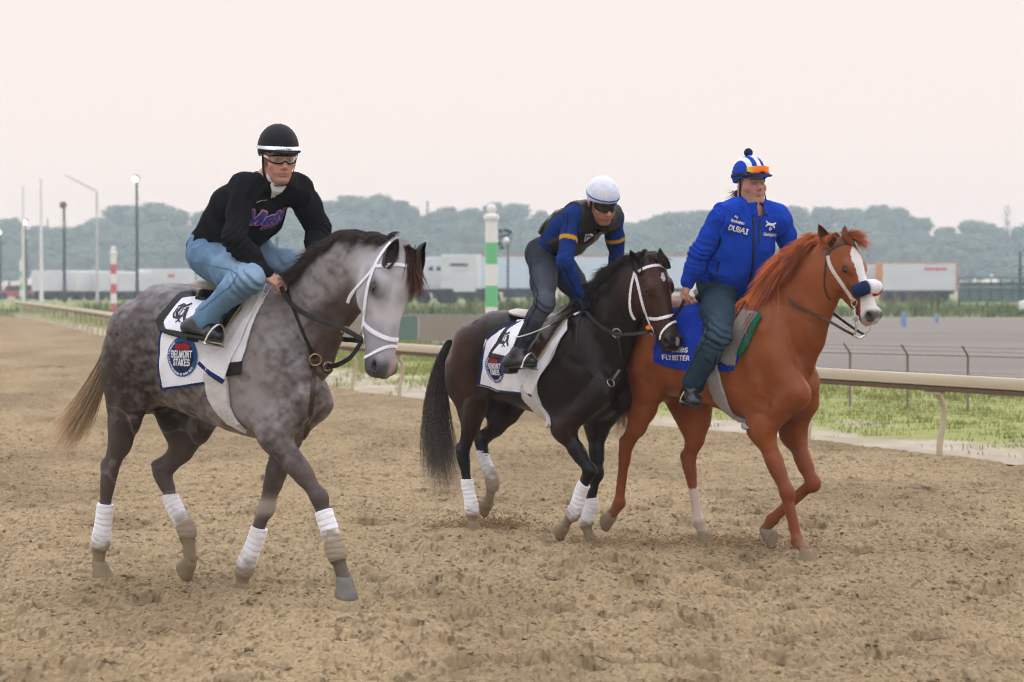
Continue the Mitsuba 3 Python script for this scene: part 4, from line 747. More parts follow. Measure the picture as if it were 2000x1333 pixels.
# ---------------------------------------------------------------- tack
mat('white_cloth', (.80, .81, .86), .9); mat('navy_cloth', (.012, .028, .12), .85); mat('badge_blue', (.025, .07, .22), .8); mat('badge_dark', (.012, .022, .05), .8); mat('red_print', (.30, .02, .03), .8); mat('white_print', (.75, .75, .78), .8)
mat('fleece', VC, 1.0, sheen=.6); mat('black_leather', (.010, .009, .009), .35, specular=.3); mat('brown_leather', (.05, .022, .012), .35); mat('white_strap', (.80, .79, .84), .5); mat('cream_pad', (.55, .50, .42), .5)
mat('steel', (.62, .60, .56), .22, metallic=1.0); mat('brass', (.60, .45, .22), .25, metallic=1.0); mat('royal_cloth', (.008, .035, .34), .8); mat('grey_felt', VC, .95); mat('green_cloth', (.012, .10, .05), .9); mat('orange_rubber', (.75, .2, .03), .5); mat('lime_cloth', (.25, .6, .08), .9); mat('tan_piping', (.38, .30, .18), .6)

def on(h, pts, off=.003, F=None):
    "points of a horse's (or its rider's) surface seen at these places of the photograph, in its local axes"
    fr, F = h['fr'], F or h['F']; o = fr.L(V(0, 0, CH)); out = []
    d = nrm(np.array([ray(u, v) for u, v in pts]) @ fr.M.T); t0 = np.linalg.norm(o) - 2.2
    q, ok = F.cast(o + d * t0, d, off, far=4.0)
    return q, ok
def line_on(h, pts, off=.003, n=40, F=None):
    pts = resample(np.c_[np.array(pts, float), np.zeros(len(pts))], n)[:, :2] if len(pts) > 2 else np.linspace(pts[0], pts[-1], n)
    q, ok = on(h, pts, off, F); return q[ok]
def strap_px(h, parent, name, pts, w, th, m, n=36, off=.002, F=None, **kw):
    F = F or h['F']; q = line_on(h, pts, off, n, F)
    for _ in range(4): q[1:-1] = (q[:-2] + 2 * q[1:-1] + q[2:]) / 4
    q = q + np.maximum(off - F.val(q), 0)[:, None] * F.grad(q, .02)
    return put(name, moved(sweep(q, F.grad(q, .025), strap_prof(w, th)), h['fr'].M, h['fr'].o), m, parent, 40, **kw)
def side_poly(h, pts, c=-.28):
    "an outline on the near flank, as (x, z) of the horse's own axes"
    q, ok = on(h, pts, .0)
    return Polygon([((p if k else h['P'](u, v, c))[0], (p if k else h['P'](u, v, c))[2]) for p, k, (u, v) in zip(q, ok, pts)]).buffer(0)
def flank(h, poly, off, th, hh=.014, wave=0.0, seed=0, flip=1):
    "a sheet laid on the near flank (flip -1: the far one)"
    poly = poly.buffer(.006).buffer(-.006); v, f = patch2d(poly, hh); p = np.c_[v[:, 0], np.full(len(v), -.7 * flip), v[:, 1]]
    q, ok = h['F'].cast(p, V(0, flip, 0), off, far=.7)
    # below the widest part a cloth hangs instead of following the belly in
    f = f[ok[f].all(1)]
    # cloth is stiff: even out what lies under it
    nb = trimesh.Trimesh(q, f, process=False); n = nb.vertex_normals
    n = np.where((n[:, 1:2] * flip) > 0, -n, n)
    if wave: q = q + n * (wave * (meshkit.fbm(np.c_[q[:, 0] * 14, q[:, 2] * 5, q[:, 1]], 3, seed) - .25))[:, None]
    if flip > 0: pass
    else: f = f[:, ::-1]
    return shell(q, f, n, th)
def cloth(h, parent, name, pts, off, th, m, wave=0.0, far=False, poly=None, label=None, hh=.014, seed=0):
    poly = poly or side_poly(h, pts)
    me = flank(h, poly, off, th, hh, wave, seed)
    if far:
        m2 = flank(h, poly, off, th, .02, wave, seed + 1, -1); me = cat([me, m2])
    return put(name, moved(me, h['fr'].M, h['fr'].o), m, parent, True, label=label), poly
def ring_at(h, c, n, r, th): 
    n = nrm(n); a = nrm(np.cross(n, [0.1, .2, 1])); b = np.cross(n, a); t = np.arange(24) * 2 * np.pi / 24
    return tube(np.asarray(c) + r * (np.cos(t)[:, None] * a + np.sin(t)[:, None] * b), th, 6, closed=True, up=n + V(.01, .02, 0))
def ring_px(h, parent, name, uv, r, m='brass', off=.012, th=.0035, n=None):
    q, ok = on(h, [uv], off); nn = h['F'].grad(q, .03)[0] if n is None else n
    put(name, moved(ring_at(h, q[0], nn, r, th), h['fr'].M, h['fr'].o), m, parent, True); return q[0]
def free_strap(h, parent, name, P, w, th, m, n=40, up=(0, -1, .2), **kw):
    P = resample(P, n); put(name, moved(sweep(P, np.broadcast_to(up, P.shape), strap_prof(w, th) - [0, th / 2]), h['fr'].M, h['fr'].o), m, parent, 40, **kw)
def mirror(h, pts):
    "the same points on the other side of the head"
    d = np.asarray(pts) - h['po']; d = d @ h['R'].T; d[:, 1] *= -1
    return h['po'] + d @ h['R']
def badge_text(h, poly_list, c, sx): pass
def fleece_col(m, seed, base=(.62, .60, .60)):
    p = m.vertices; a = nz(p, 60, seed, 2); return np.asarray(base) * (.82 + .3 * a)[:, None]
def girth(h, pts, label, off=.006, th=.022, base=(.60, .58, .57)):
    g = thing('girth', label, 'girth'); poly = side_poly(h, pts, -.2)
    me = flank(h, poly, off, th, .012, .006, 5); me = moved(me, h['fr'].M, h['fr'].o)
    v = np.array(me.vertices); v += trimesh.Trimesh(me.vertices, me.faces).vertex_normals * ((nz(v, 55, 2, 2) - .5) * .009)[:, None] if len(v) == len(trimesh.Trimesh(me.vertices, me.faces, process=False).vertices) and False else 0
    put('sleeve', trimesh.Trimesh(v, me.faces, process=False), 'fleece', g, True, color=fleece_col(me, 3, base)); return g

def badge(h, parent, uv, r, up=(0, 0, 1)):
    q, ok = on(h, [uv], 0); x, z = q[0][0], q[0][2]; o = V(x, 0, z); ex, ey = V(1, 0, 0), V(0, 0, 1); wd = lambda m, n, mt, **k: put(n, moved(m, h['fr'].M, h['fr'].o), mt, parent, True, **k)
    dk = lambda poly, off, hh=.012: decal(h['F'], poly, o, ex, ey, off, .001, hh, .65)
    wd(dk(Point(0, 0).buffer(r, 32), .0180), 'badge_disc', 'badge_blue', label='round blue badge printed on the cloth')
    wd(dk(Point(0, 0).buffer(r * .77, 32), .0195), 'badge_centre', 'badge_dark')
    red = Polygon([(-.50 * r, .45 * r), (-.42 * r, .66 * r), (-.1 * r, .62 * r), (.2 * r, .72 * r), (.52 * r, .5 * r), (.46 * r, .36 * r), (-.46 * r, .34 * r)])
    wd(dk(red, .0210), 'red_emblem', 'red_print')
    t = [affinity.translate(text_poly('BELMONT', r * .30), 0, r * .13), affinity.translate(text_poly('STAKES', r * .30), 0, -r * .28)]
    k = (1.42 * r) / (t[0].bounds[2] - t[0].bounds[0]); t = [affinity.scale(a, min(k, 1.15), 1.15, origin=(0, a.centroid.y)) for a in t]
    wd(dk(union_all(t), .0210, .006), 'lettering', 'white_print', label='white capitals reading BELMONT STAKES')
    small = []
    for txt, a0, a1, inv in (('PRESENTED BY NYRA BETS', 215, 325, False), ('155TH RUNNING', 215, 125, True)):
        for i, ch in enumerate(txt):
            if ch == ' ': continue
            a = math.radians(a0 + (a1 - a0) * (i + .5) / len(txt)); g = text_poly(ch, r * .10); g = affinity.rotate(g, math.degrees(a) + (90 if not inv else -90), origin=(0, 0)); small.append(affinity.translate(g, math.cos(a) * r * .885, math.sin(a) * r * .885))
    wd(dk(union_all(small), .0195, .006), 'small_lettering', 'white_print')
def initials(h, parent, uv, size):
    "the two blackletter initials on the pad"
    q, ok = on(h, [uv], 0); o = V(q[0][0], 0, q[0][2])
    def stroke(pts, w): return LineString(pts).buffer(w, cap_style=3)
    T_ = [stroke([(-.62, .62), (-.35, .78), (.0, .62), (.28, .80)], .085), stroke([(-.28, .62), (-.42, .1), (-.30, -.18), (-.05, -.26)], .10), stroke([(-.62, .40), (-.70, .0), (-.52, -.32), (-.15, -.40), (.1, -.2)], .07), stroke([(-.06, .55), (-.1, -.12)], .035)]
    A_ = [stroke([(.02, -.55), (.22, -.1), (.30, .28)], .06), stroke([(.30, .42), (.52, -.35), (.66, -.55)], .11), stroke([(.08, -.22), (.5, -.22)], .04), stroke([(-.12, -.72), (.08, -.55), (.3, -.72)], .05), stroke([(.12, .3), (.34, .45)], .05)]
    p = affinity.scale(union_all(T_ + A_), size, size, origin=(0, 0))
    put('initials', moved(decal(h['F'], p, o, V(1, 0, 0), V(0, 0, 1), .0345, .001, .006, .65), h['fr'].M, h['fr'].o), 'black_leather', parent, True, label='black blackletter initials')
def stirrup(h, parent, top, bot, w, twist=4.0):
    a, b = top, bot; ax = nrm(b - a); s = nrm(np.cross(ax, V(twist, -1, 0))); L = np.linalg.norm(b - a); t = np.linspace(-1, 1, 21)
    P = np.array([a + ax * (L * abs(q) ** 1.6) + s * (w * math.sin(q * math.pi / 2)) for q in t])
    m = cat([tube(P, .0055, 8), moved(rbox(2 * w + .012, .035, .010, .003), np.stack([s, np.cross(ax, s), ax]), b)])
    put('stirrup_iron', moved(m, h['fr'].M, h['fr'].o), 'steel', parent, 40)
def seat_mesh(h, x0, x1, z0=.0, w=.15):
    "a low racing saddle's seat: pommel, dip, cantle"
    Fs = Field([x0 - .1, -.3, h['H'] * .85], [x1 + .12, .3, h['H'] * 1.3], .008); L = x1 - x0
    tz = lambda x: h['F'].cast(V(x, 0, 3)[None], V(0, 0, -1), .0, far=3)[0][0][2]
    ps = [V(x0 + L * t, 0, tz(x0 + L * t) + dz + z0) for t, dz in ((0, .055), (.12, .045), (.35, .015), (.65, .012), (.9, .035), (1, .05))]
    rw = [.03, .045, .05, .05, .042, .03]; sc = [3.6, 3.2, 2.6, 2.4, 2.0, 1.5]
    for i in range(5): Fs.add(cone(ps[i], ps[i + 1], rw[i], rw[i + 1], (0, 1, 0), (sc[i] + sc[i + 1]) / 2), .02)
    return Fs.mesh(), ps
def tack_race(h, q, lab):
    fr = h['fr']; wd = lambda m: moved(m, fr.M, fr.o)
    c = thing('saddle_cloth', lab['cloth'], 'saddle cloth')
    k, poly = cloth(h, c, 'cloth', q['cloth'], .006, .006, 'white_cloth', .004, True)
    edge = poly.difference(poly.buffer(-.013)).intersection(side_poly(h, q['edge']))
    put('border', wd(flank(h, edge, .0085, .005, .012, .004, 0)), 'navy_cloth', c, True)
    badge(h, c, *q['badge'])
    f1, fp = cloth(h, c, 'turned_back_corner', q['fold'], .022, .005, 'white_cloth', .012, label='front corner of the cloth turned back', seed=3)
    cloth(h, c, 'corner_border', q['foldedge'], .028, .004, 'navy_cloth', .0, seed=3)
    if 'lining' in q: cloth(h, c, 'cloth_lining', q['lining'], .012, .006, 'white_cloth', .004)
    if 'tab' in q: cloth(h, c, 'black_tab', q['tab'], .012, .008, 'black_leather')
    p = thing('saddle_pad', lab['pad'], 'saddle pad')
    k, pp = cloth(h, p, 'pad_rim', q['pad'], .016, .012, 'black_leather', far=True)
    inn = side_poly(h, q['padin']); put('white_panel', wd(flank(h, inn, .0275, .004)), 'white_strap', p, True); initials(h, p, *q['init'])
    s = thing('saddle', lab['saddle'], 'saddle')
    (v, f), ps = seat_mesh(h, *q['seat']); put('seat', (fr.W(v), f), q.get('seatmat', 'black_leather'), s, True)
    cloth(h, s, 'flap', q['flap'], .030, .008, q.get('flapmat', 'black_leather'), .006, True)
    if 'piping' in q: strap_px(h, s, 'piping', q['piping'], .008, .006, 'tan_piping', off=.041)
    if 'cantle' in q:
        a = q['cantle']; P0 = h['P'](*a); put('cantle', wd(moved(lathe([(0, .02), (.06, .016), (.09, .0), (.085, -.012), (0, -.01)], 24), np.diag([1, 1.4, 1]) @ np.array([[.96, 0, -.25], [0, 1, 0], [.25, 0, .96]]), P0)), q['cantlemat'], s, 40)
    t, b = h['P'](*q['iron'][0]), h['P'](*q['iron'][1]); stirrup(h, s, t, b, .055)
    lt, ok = on(h, [q['leather'][0]], .045); free_strap(h, s, 'stirrup_leather', np.array([lt[0], (lt[0] + t) / 2, t]), .024, .004, 'black_leather', up=(.1, -1, 0))
    girth(h, q['girth'], lab['girth'])
def bridle(h, q, lab, m='white_strap', mats={}):
    b = thing('bridle', lab, 'bridle'); fr = h['fr']; wd = lambda x: moved(x, fr.M, fr.o)
    for name, pts, w in q:
        mm = mats.get(name, m); strap_px(h, b, name, pts, w, .004, mm, off=.003)
        if name in ('cheek_strap', 'throat_lash'):
            P = line_on(h, pts, .003, 24); P = h['F'].snap(mirror(h, P), .003, 4); put(name, wd(sweep(P, h['F'].grad(P, .02), strap_prof(w, .004))), mm, b, 40)
    return b

# --- grey horse
tack_race(G, dict(
  cloth=[(317, 650), (319, 762), (360, 757), (405, 750), (430, 744), (470, 690), (505, 610), (520, 575), (470, 560), (400, 575), (340, 610)], edge=[(308, 640), (308, 775), (425, 762), (425, 738), (330, 740), (326, 640)],
  badge=((359, 697), .105), fold=[(533, 556), (500, 606), (452, 668), (397, 709), (443, 748), (458, 706), (484, 645), (520, 585)], foldedge=[(398, 706), (395, 711), (443, 750), (447, 742)],
  lining=[(520, 580), (484, 645), (450, 709), (474, 709), (490, 655), (518, 592), (536, 562)], tab=[(452, 708), (447, 735), (474, 732), (476, 706)],
  pad=[(311, 628), (318, 648), (350, 659), (420, 668), (445, 610), (478, 566), (440, 556), (400, 556), (362, 574), (335, 598)], padin=[(327, 630), (333, 643), (400, 655), (432, 590), (428, 570), (405, 566), (372, 583), (345, 605)], init=((366, 612), .062),
  seat=(.30, .56, -.03), flap=[(408, 668), (440, 656), (478, 606), (530, 552), (500, 552), (470, 562), (436, 596), (412, 640)], piping=[(506, 556), (470, 600), (434, 655)], cantle=(408, 556, 0), cantlemat='cream_pad',
  iron=((430, 634, -.40), (417, 674, -.41)), leather=((448, 590),), girth=[(404, 730), (412, 777), (449, 825), (490, 857), (495, 850), (470, 826), (452, 795), (446, 740)]),
  dict(cloth='white saddle cloth with blue border and round badge on the grey horse', pad='white saddle pad with black rim under the rider in the black jersey', saddle='black exercise saddle on the grey horse', girth='white fleece girth round the grey horse'))
br1 = bridle(G, [('crown_piece', [(764, 474), (749, 491), (737, 510), (732, 520)], .022), ('cheek_strap', [(732, 520), (722, 548), (715, 580), (711, 620), (706, 650)], .021), ('throat_lash', [(732, 520), (716, 541), (700, 559), (686, 576), (679, 592)], .018),
  ('brow_band', [(732, 520), (752, 519), (772, 517), (790, 519), (808, 521)], .017), ('nose_band', [(711, 632), (724, 645), (741, 655), (758, 662), (777, 664)], .022), ('chin_strap', [(710, 700), (726, 692), (745, 682), (760, 677), (777, 679)], .016)], 'white bridle on the grey horse')
bit1 = ring_px(G, br1, 'bit_ring', (707, 664), .034, 'steel', .014)
rn = thing('reins', 'dark leather reins of the rider in black, leading to the grey horse', 'reins')
P1 = G['P']
rein1 = np.vstack([P1(549, 560, -.20), P1(572, 596, -.19), P1(620, 624, -.185), P1(672, 644, -.19), bit1]); free_strap(G, rn, 'near_rein', rein1, .026, .006, 'black_leather'); far1 = mirror(G, bit1[None])[0]
free_strap(G, rn, 'far_rein', np.vstack([P1(560, 545, .05), V(1.05, .19, 1.36), far1]), .026, .006, 'black_leather')
ring_px(G, rn, 'rein_ring', (672, 644), .022, 'brass', .03)
ma = thing('breast_girth', 'brown leather breast straps with brass rings on the chest of the grey horse', 'breastplate')
strap_px(G, ma, 'neck_strap', [(561, 566), (574, 604), (588, 640), (602, 672), (615, 700)], .018, .005, 'black_leather'); strap_px(G, ma, 'chest_strap', [(613, 706), (612, 745), (609, 785), (600, 840), (588, 880)], .024, .005, 'brown_leather')
ring_px(G, ma, 'ring', (616, 703), .030, 'brass'); e1 = ring_px(G, ma, 'ring', (640, 716), .024, 'brass'); strap_px(G, ma, 'cross_strap', [(618, 706), (630, 718), (642, 728), (649, 722)], .016, .005, 'brown_leather')
free_strap(G, ma, 'rein_strap', np.vstack([e1, e1 * .5 + bit1 * .5 + V(.02, -.01, -.035), bit1]), .026, .005, 'black_leather')

# --- dark bay horse
tack_race(B, dict(
  cloth=[(950, 665), (941, 715), (934, 753), (975, 765), (1022, 770), (1050, 745), (1085, 690), (1110, 640), (1080, 618), (1015, 626), (980, 642)], edge=[(975, 625), (925, 750), (1030, 785), (1035, 755), (950, 742), (965, 670), (1015, 640), (1015, 620)],
  badge=((968, 719), .098), fold=[(1114, 624), (1085, 660), (1052, 712), (1026, 758), (1043, 774), (1052, 752), (1080, 700), (1112, 645)], foldedge=[(1025, 757), (1043, 776), (1046, 769), (1028, 752)],
  pad=[(975, 670), (958, 698), (990, 705), (1040, 700), (1062, 650), (1080, 622), (1050, 615), (1018, 630), (995, 640)], padin=[(985, 668), (968, 690), (1000, 697), (1030, 690), (1050, 640), (1046, 626), (1020, 632), (1000, 644)], init=((991, 664), .060),
  seat=(.08, .42, -.02), seatmat='brown_leather', flap=[(1030, 720), (1052, 704), (1085, 655), (1112, 620), (1095, 605), (1070, 618), (1050, 640), (1036, 680)], flapmat='brown_leather', piping=[(1108, 622), (1080, 660), (1050, 706)], cantle=(1024, 612, 0), cantlemat='cream_pad',
  iron=((1038, 690, -.40), (1033, 720, -.41)), leather=((1052, 650),), girth=[(1022, 752), (1025, 775), (1045, 810), (1073, 837), (1078, 830), (1062, 795), (1052, 770), (1050, 745)]),
  dict(cloth='white saddle cloth with blue border and round badge on the dark bay horse', pad='white saddle pad with dark rim under the rider in the padded vest', saddle='brown exercise saddle on the dark bay horse', girth='white fleece girth round the dark bay horse'))
br2 = bridle(B, [('cheek_strap', [(1240, 535), (1247, 560), (1254, 590), (1262, 615), (1272, 640)], .020), ('throat_lash', [(1240, 530), (1233, 560), (1230, 590), (1232, 610), (1240, 625)], .016),
  ('brow_band', [(1240, 536), (1255, 526), (1272, 520), (1290, 519), (1301, 526)], .018), ('nose_band', [(1268, 622), (1285, 623), (1303, 619), (1322, 617)], .020), ('chin_strap', [(1289, 664), (1294, 648), (1304, 637), (1318, 629), (1326, 632)], .015)], 'white bridle on the dark bay horse')
bit2 = ring_px(B, br2, 'bit_ring', (1273, 647), .034, 'steel', .014)
q, ok = on(B, [(1250, 642)], .01); put('bit_guard', moved(trimesh.creation.icosphere(2, .02), np.diag([1.4, .5, .8]) @ B['fr'].M, B['fr'].W(bit2 + V(-.02, .0, .02))), 'orange_rubber', br2, True)
rn = thing('reins', 'black reins with a steel ring on the dark bay horse', 'reins'); P2 = B['P']
free_strap(B, rn, 'near_rein', np.vstack([P2(1143, 606, -.16), P2(1165, 632, -.17), P2(1202, 652, -.16), P2(1240, 653, -.15), bit2]), .022, .006, 'black_leather'); far2 = mirror(B, bit2[None])[0]
free_strap(B, rn, 'far_rein', np.vstack([P2(1150, 600, .05), P2(1200, 600, .17), far2]), .022, .006, 'black_leather'); ring_px(B, rn, 'rein_ring', (1204, 651), .028, 'steel', .03)
ma = thing('breast_girth', 'thin black breast straps with steel ring on the chest of the dark bay horse', 'breastplate')
strap_px(B, ma, 'neck_strap', [(1133, 620), (1127, 650), (1132, 690), (1150, 722), (1172, 740), (1192, 747)], .013, .005, 'black_leather'); strap_px(B, ma, 'neck_strap', [(1192, 747), (1212, 740), (1228, 728)], .013, .005, 'black_leather')
ring_px(B, ma, 'ring', (1193, 748), .026, 'steel'); strap_px(B, ma, 'snap_hook', [(1196, 742), (1203, 732), (1210, 722)], .014, .009, 'steel'); free_strap(B, ma, 'rein_strap', np.vstack([on(B, [(1210, 722)], .01)[0][0], P2(1213, 690, -.15), P2(1204, 655, -.16)]), .014, .004, 'black_leather')

# --- chestnut horse
lab3 = 'royal blue saddle cloth with white lettering on the chestnut horse'
c = thing('saddle_cloth', lab3, 'saddle cloth')
poly3 = side_poly(C, [(1278, 680), (1279, 708), (1300, 716), (1345, 725), (1420, 726), (1432, 725), (1462, 660), (1482, 600), (1470, 580), (1440, 580), (1380, 592), (1310, 606)])
cloth(C, c, 'cloth', None, .006, .006, 'royal_cloth', .004, True, poly3)
qq, _ = on(C, [(1322, 688)], 0); o3 = V(qq[0][0], 0, qq[0][2]); t3 = union_all([affinity.translate(text_poly('Emirates', .038), .0, .02), affinity.translate(text_poly('FLY BETTER', .030), 0, -.035)])
put('lettering', moved(decal(C['F'], t3, o3, V(1, 0, 0), V(0, 0, 1), .0165, .001, .006, .65), C['fr'].M, C['fr'].o), 'white_print', c, True, label='white lettering along the rear of the cloth')
p = thing('saddle_pad', 'folded grey felt pad under the blue cloth on the chestnut horse', 'saddle pad')
for i, (dx, off) in enumerate(((0, .012), (5, .020), (10, .028))):
    k, pl = cloth(C, p, 'felt_layer', [(1468 - dx, 604), (1432 - dx, 655), (1422 - dx, 690), (1424 - dx, 706), (1438 - dx, 716), (1442 - dx, 690), (1456 - dx, 655), (1484 - dx, 612)], off, .008, 'white_cloth', .004, seed=i); scene[k]['bsdf'] = {'type': 'ref', 'id': 'felt_grey'}
mat('felt_grey', (.20, .19, .175), .95, sheen=.4)
cloth(C, p, 'green_pad', [(1484, 608), (1460, 655), (1442, 690), (1446, 700), (1462, 680), (1490, 620)], .010, .010, 'green_cloth', label='dark green pad showing in front of the felt')
s3 = thing('saddle', 'black riding saddle on the blue cloth of the chestnut horse', 'saddle'); (v, f), ps = seat_mesh(C, -.40, .02, .0); put('seat', (C['fr'].W(v), f), 'black_leather', s3, True)
cloth(C, s3, 'flap', [(1380, 700), (1410, 712), (1436, 660), (1468, 600), (1440, 590), (1395, 605), (1380, 640)], .022, .010, 'black_leather', .004, True)
P3 = C['P']; stirrup(C, s3, P3(1357, 752, -.40), P3(1346, 788, -.41), .058, 1.2); lt, ok = on(C, [(1425, 640)], .04); free_strap(C, s3, 'stirrup_leather', np.array([lt[0], P3(1395, 700, -.40), P3(1357, 752, -.40)]), .026, .004, 'black_leather', up=(.1, -1, 0))
girth(C, [(1386, 695), (1388, 735), (1400, 780), (1425, 820), (1460, 840), (1466, 836), (1440, 812), (1420, 775), (1408, 735), (1402, 690)], 'grey fleece girth round the chestnut horse', base=(.36, .34, .33))
br3 = bridle(C, [('crown_piece', [(1634, 462), (1624, 480), (1616, 497)], .024), ('brow_band', [(1613, 498), (1625, 485), (1642, 476), (1658, 475), (1670, 482)], .024), ('cheek_strap', [(1617, 500), (1622, 520), (1634, 540), (1648, 560), (1660, 578), (1668, 590)], .024), ('throat_lash', [(1614, 502), (1611, 530), (1610, 556), (1614, 575), (1622, 586)], .010)], 'dark leather bridle with a padded noseband on the chestnut horse', 'brown_leather', {'cheek_strap': 'cream_pad'})
Hd = C['Hd']; pad = []
mat('navy_fleece', (.012, .022, .07), 1.0, sheen=.5); mat('white_fleece', (.72, .71, .72), 1.0, sheen=.5); mat('red_fleece', (.45, .02, .03), 1.0, sheen=.5)
for nm, mt, a0, a1 in (('noseband_fleece', 'navy_fleece', -95, -28), ('noseband_fleece', 'white_fleece', -28, 40), ('noseband_fleece', 'red_fleece', 40, 85)):
    an = np.radians(np.linspace(a0, a1, 20)); base = np.array([Hd(.37, math.sin(a) * .3, -.05 + math.cos(a) * .3) for a in an]); cen = Hd(.37, 0, -.05)
    P, ok = C['F'].cast(base, nrm(cen - base), .030, far=.5); u = np.linspace(0, 1, 20); r = .042 * np.minimum(1, np.minimum(u, 1 - u) * 8 + .72)
    m = tube(P, r, 16, up=h_up if False else tuple(C['R'][0])); v = np.array(m.vertices); v += nrm(v - np.repeat(np.r_[P, P[:1], P[-1:]], [16] * 20 + [1, 1], 0) + 1e-9) * ((nz(v, 70, 4, 2) - .5) * .010)[:, None]
    put(nm, moved(trimesh.Trimesh(v, m.faces, process=False), C['fr'].M, C['fr'].o), mt, br3, True)
bit3 = ring_px(C, br3, 'bit_ring', (1668, 592), .022, 'steel', .012); ring_px(C, br3, 'bit_ring', (1668, 606), .016, 'steel', .012)
q, ok = on(C, [(1668, 604), (1671, 622)], .014); sh = np.vstack([q[0], P3(1671, 622, q[0][1]), P3(1672, 640, q[0][1]), P3(1668, 655, q[0][1])]); put('bit_shank', moved(tube(sh, .007, 8, 20), C['fr'].M, C['fr'].o), 'steel', br3, True)
put('bit_plate', moved(lathe([(0, .004), (.020, .003), (.022, 0), (.020, -.003), (0, -.004)], 20), np.array([[1, 0, 0], [0, 0, 1], [0, -1, 0]]) @ C['fr'].M, C['fr'].W(P3(1671, 622, q[0][1] - .006))), 'steel', br3, 40)
cur = np.vstack([sh[-1], P3(1672, 658, -.04), P3(1684, 658, .02), P3(1695, 648, .06), P3(1700, 638, .07)]); put('curb_bar', moved(tube(cur, .006, 8, 30), C['fr'].M, C['fr'].o), 'steel', br3, True)
rn = thing('reins', 'thin brown reins along the neck of the chestnut horse', 'reins')
q, ok = on(C, [(1540, 585), (1565, 603), (1600, 618)], .01); free_strap(C, rn, 'near_rein', np.vstack([q, P3(1640, 640, -.08), sh[-1]]), .016, .006, 'brown_leather'); free_strap(C, rn, 'far_rein', np.vstack([P3(1615, 600, .12), P3(1640, 622, .11), P3(1690, 655, .05)]), .016, .006, 'brown_leather')
# ---------------------------------------------------------------- manes, forelocks, tails
def spl(pts):
    P = np.asarray(pts, float)
    if np.ptp(P, axis=0).max() < 1e-9: return lambda u: np.broadcast_to(P[0], (len(u), 3))
    s = np.r_[0, np.cumsum(np.linalg.norm(np.diff(P, axis=0), axis=1))]; s /= s[-1]
    f = PchipInterpolator(s, P); return f
def tail(h, px, spread, cols, n, seed, width=.0022, lens=(.55, 1.0), fan=1.3):
    f = spl([h['P'](*a) for a in px]); rng = np.random.default_rng(seed); dirs = rng.normal(size=(n, 3)) * [1, .55, 1]; dirs /= np.maximum(np.linalg.norm(dirs, axis=1, keepdims=True), .35) / rng.uniform(.15, 1, (n, 1)) ** .6
    ln = rng.uniform(*lens, n); L = np.array([np.linalg.norm(f(1) - f(0))] * n)
    def droop(t, roots, d, _): q = f(np.clip(t * ln, 0, 1)); return q + d * (spread[0] + (spread[1] - spread[0]) * (t * ln)[:, None] ** fan)
    return hair(np.zeros((n, 3)), dirs, L, 'tail', h['S']['name'], cols, h['fr'], droop, width, .012, seed, 12)
def mane(h, crest, fall, lens, cols, n, seed, name='mane', width=.0022, curl=.03, jit=.25, drop=.6, press=.012, lift=0.0):
    "strands rooted along the crest; fall: directions of the hair at the crest's ends"
    f = spl(crest); g = spl(fall); rng = np.random.default_rng(seed); u = rng.uniform(0, 1, n); clump = np.floor(u * 26) / 26
    roots = f(u) + rng.normal(0, .010, (n, 3)) * [1, 1.0, .3]; d = nrm(g(u) + rng.normal(0, jit, (n, 3)) + (np.random.default_rng(seed + 1).normal(0, jit, (27, 3)))[(clump * 26).astype(int)]); L = np.interp(u, np.linspace(0, 1, len(lens)), lens) * rng.uniform(.6, 1.1, n)
    F = h['F']
    def droop(t, r, dd, ln):
        q = r + dd * (ln * t)[:, None] + V(0, 0, -drop) * (ln * t * t)[:, None] + V(0, 0, lift) * (ln * t * (1 - t))[:, None]
        for _ in range(2): q = q + np.maximum(press * min(1, t * 3) * (1 + .0 * t) - F.val(q), 0)[:, None] * F.grad(q, .02)
        return q
    return hair(roots, d, L, name, h['S']['name'], cols, h['fr'], droop, width, curl, seed, 10)
P1, P2, P3 = G['P'], B['P'], C['P']
tail(G, [(221, 662, 0), (205, 705, 0), (182, 760, -.02), (150, 820, -.03), (112, 872, -.04)], (.022, .13), ((.06, .032, .022), (.66, .48, .30)), 1700, 11, .0018, (.45, 1.05))
crest1 = [P1(612, 520, -.01) , P1(640, 495, -.02), P1(675, 472, -.04), P1(708, 460, -.06), P1(745, 462, -.09), P1(772, 468, -.11)]
mane(G, crest1, [(-.75, -.42, -.35), (-.8, -.4, -.2), (-.85, -.32, -.1), (-.9, -.25, .0), (-.9, -.2, .1), (-.8, -.3, 0)], [.24, .22, .2, .18, .15, .08], ((.022, .015, .013), (.05, .032, .026)), 1900, 12, jit=.12, drop=.3, curl=.02)
hdv = lambda h, x, y, z: h['Hd'](x, y, z) - h['po']
fl1 = [G['Hd'](-.02, .0, .0), G['Hd'](.0, .03, -.005), G['Hd'](.01, .055, -.02)]
mane(G, fl1, [nrm(hdv(G, 1, .28, .1))] * 3, [.20, .26, .22], ((.018, .012, .010), (.11, .038, .024)), 380, 13, 'forelock', jit=.10, drop=.0, press=.008, curl=.02)
tail(B, [(878, 672, 0), (862, 715, -.03), (853, 790, -.04), (856, 870, -.05), (868, 950, -.05)], (.03, .17), ((.022, .014, .011), (.12, .092, .076)), 3800, 21, .0011, (.4, 1.06), fan=1.05)
crest2 = [P2(1120, 608, 0), P2(1150, 580, -.01), P2(1185, 542, -.02), P2(1222, 510, -.03), P2(1262, 494, -.05)]
mane(B, crest2, [(-.55, -.55, -.35), (-.5, -.6, -.3), (-.5, -.6, -.2), (-.5, -.5, .1), (-.4, -.4, .3)], [.16, .18, .15, .09, .05], ((.010, .007, .006), (.035, .02, .015)), 2200, 22, jit=.16, drop=.6, curl=.03)
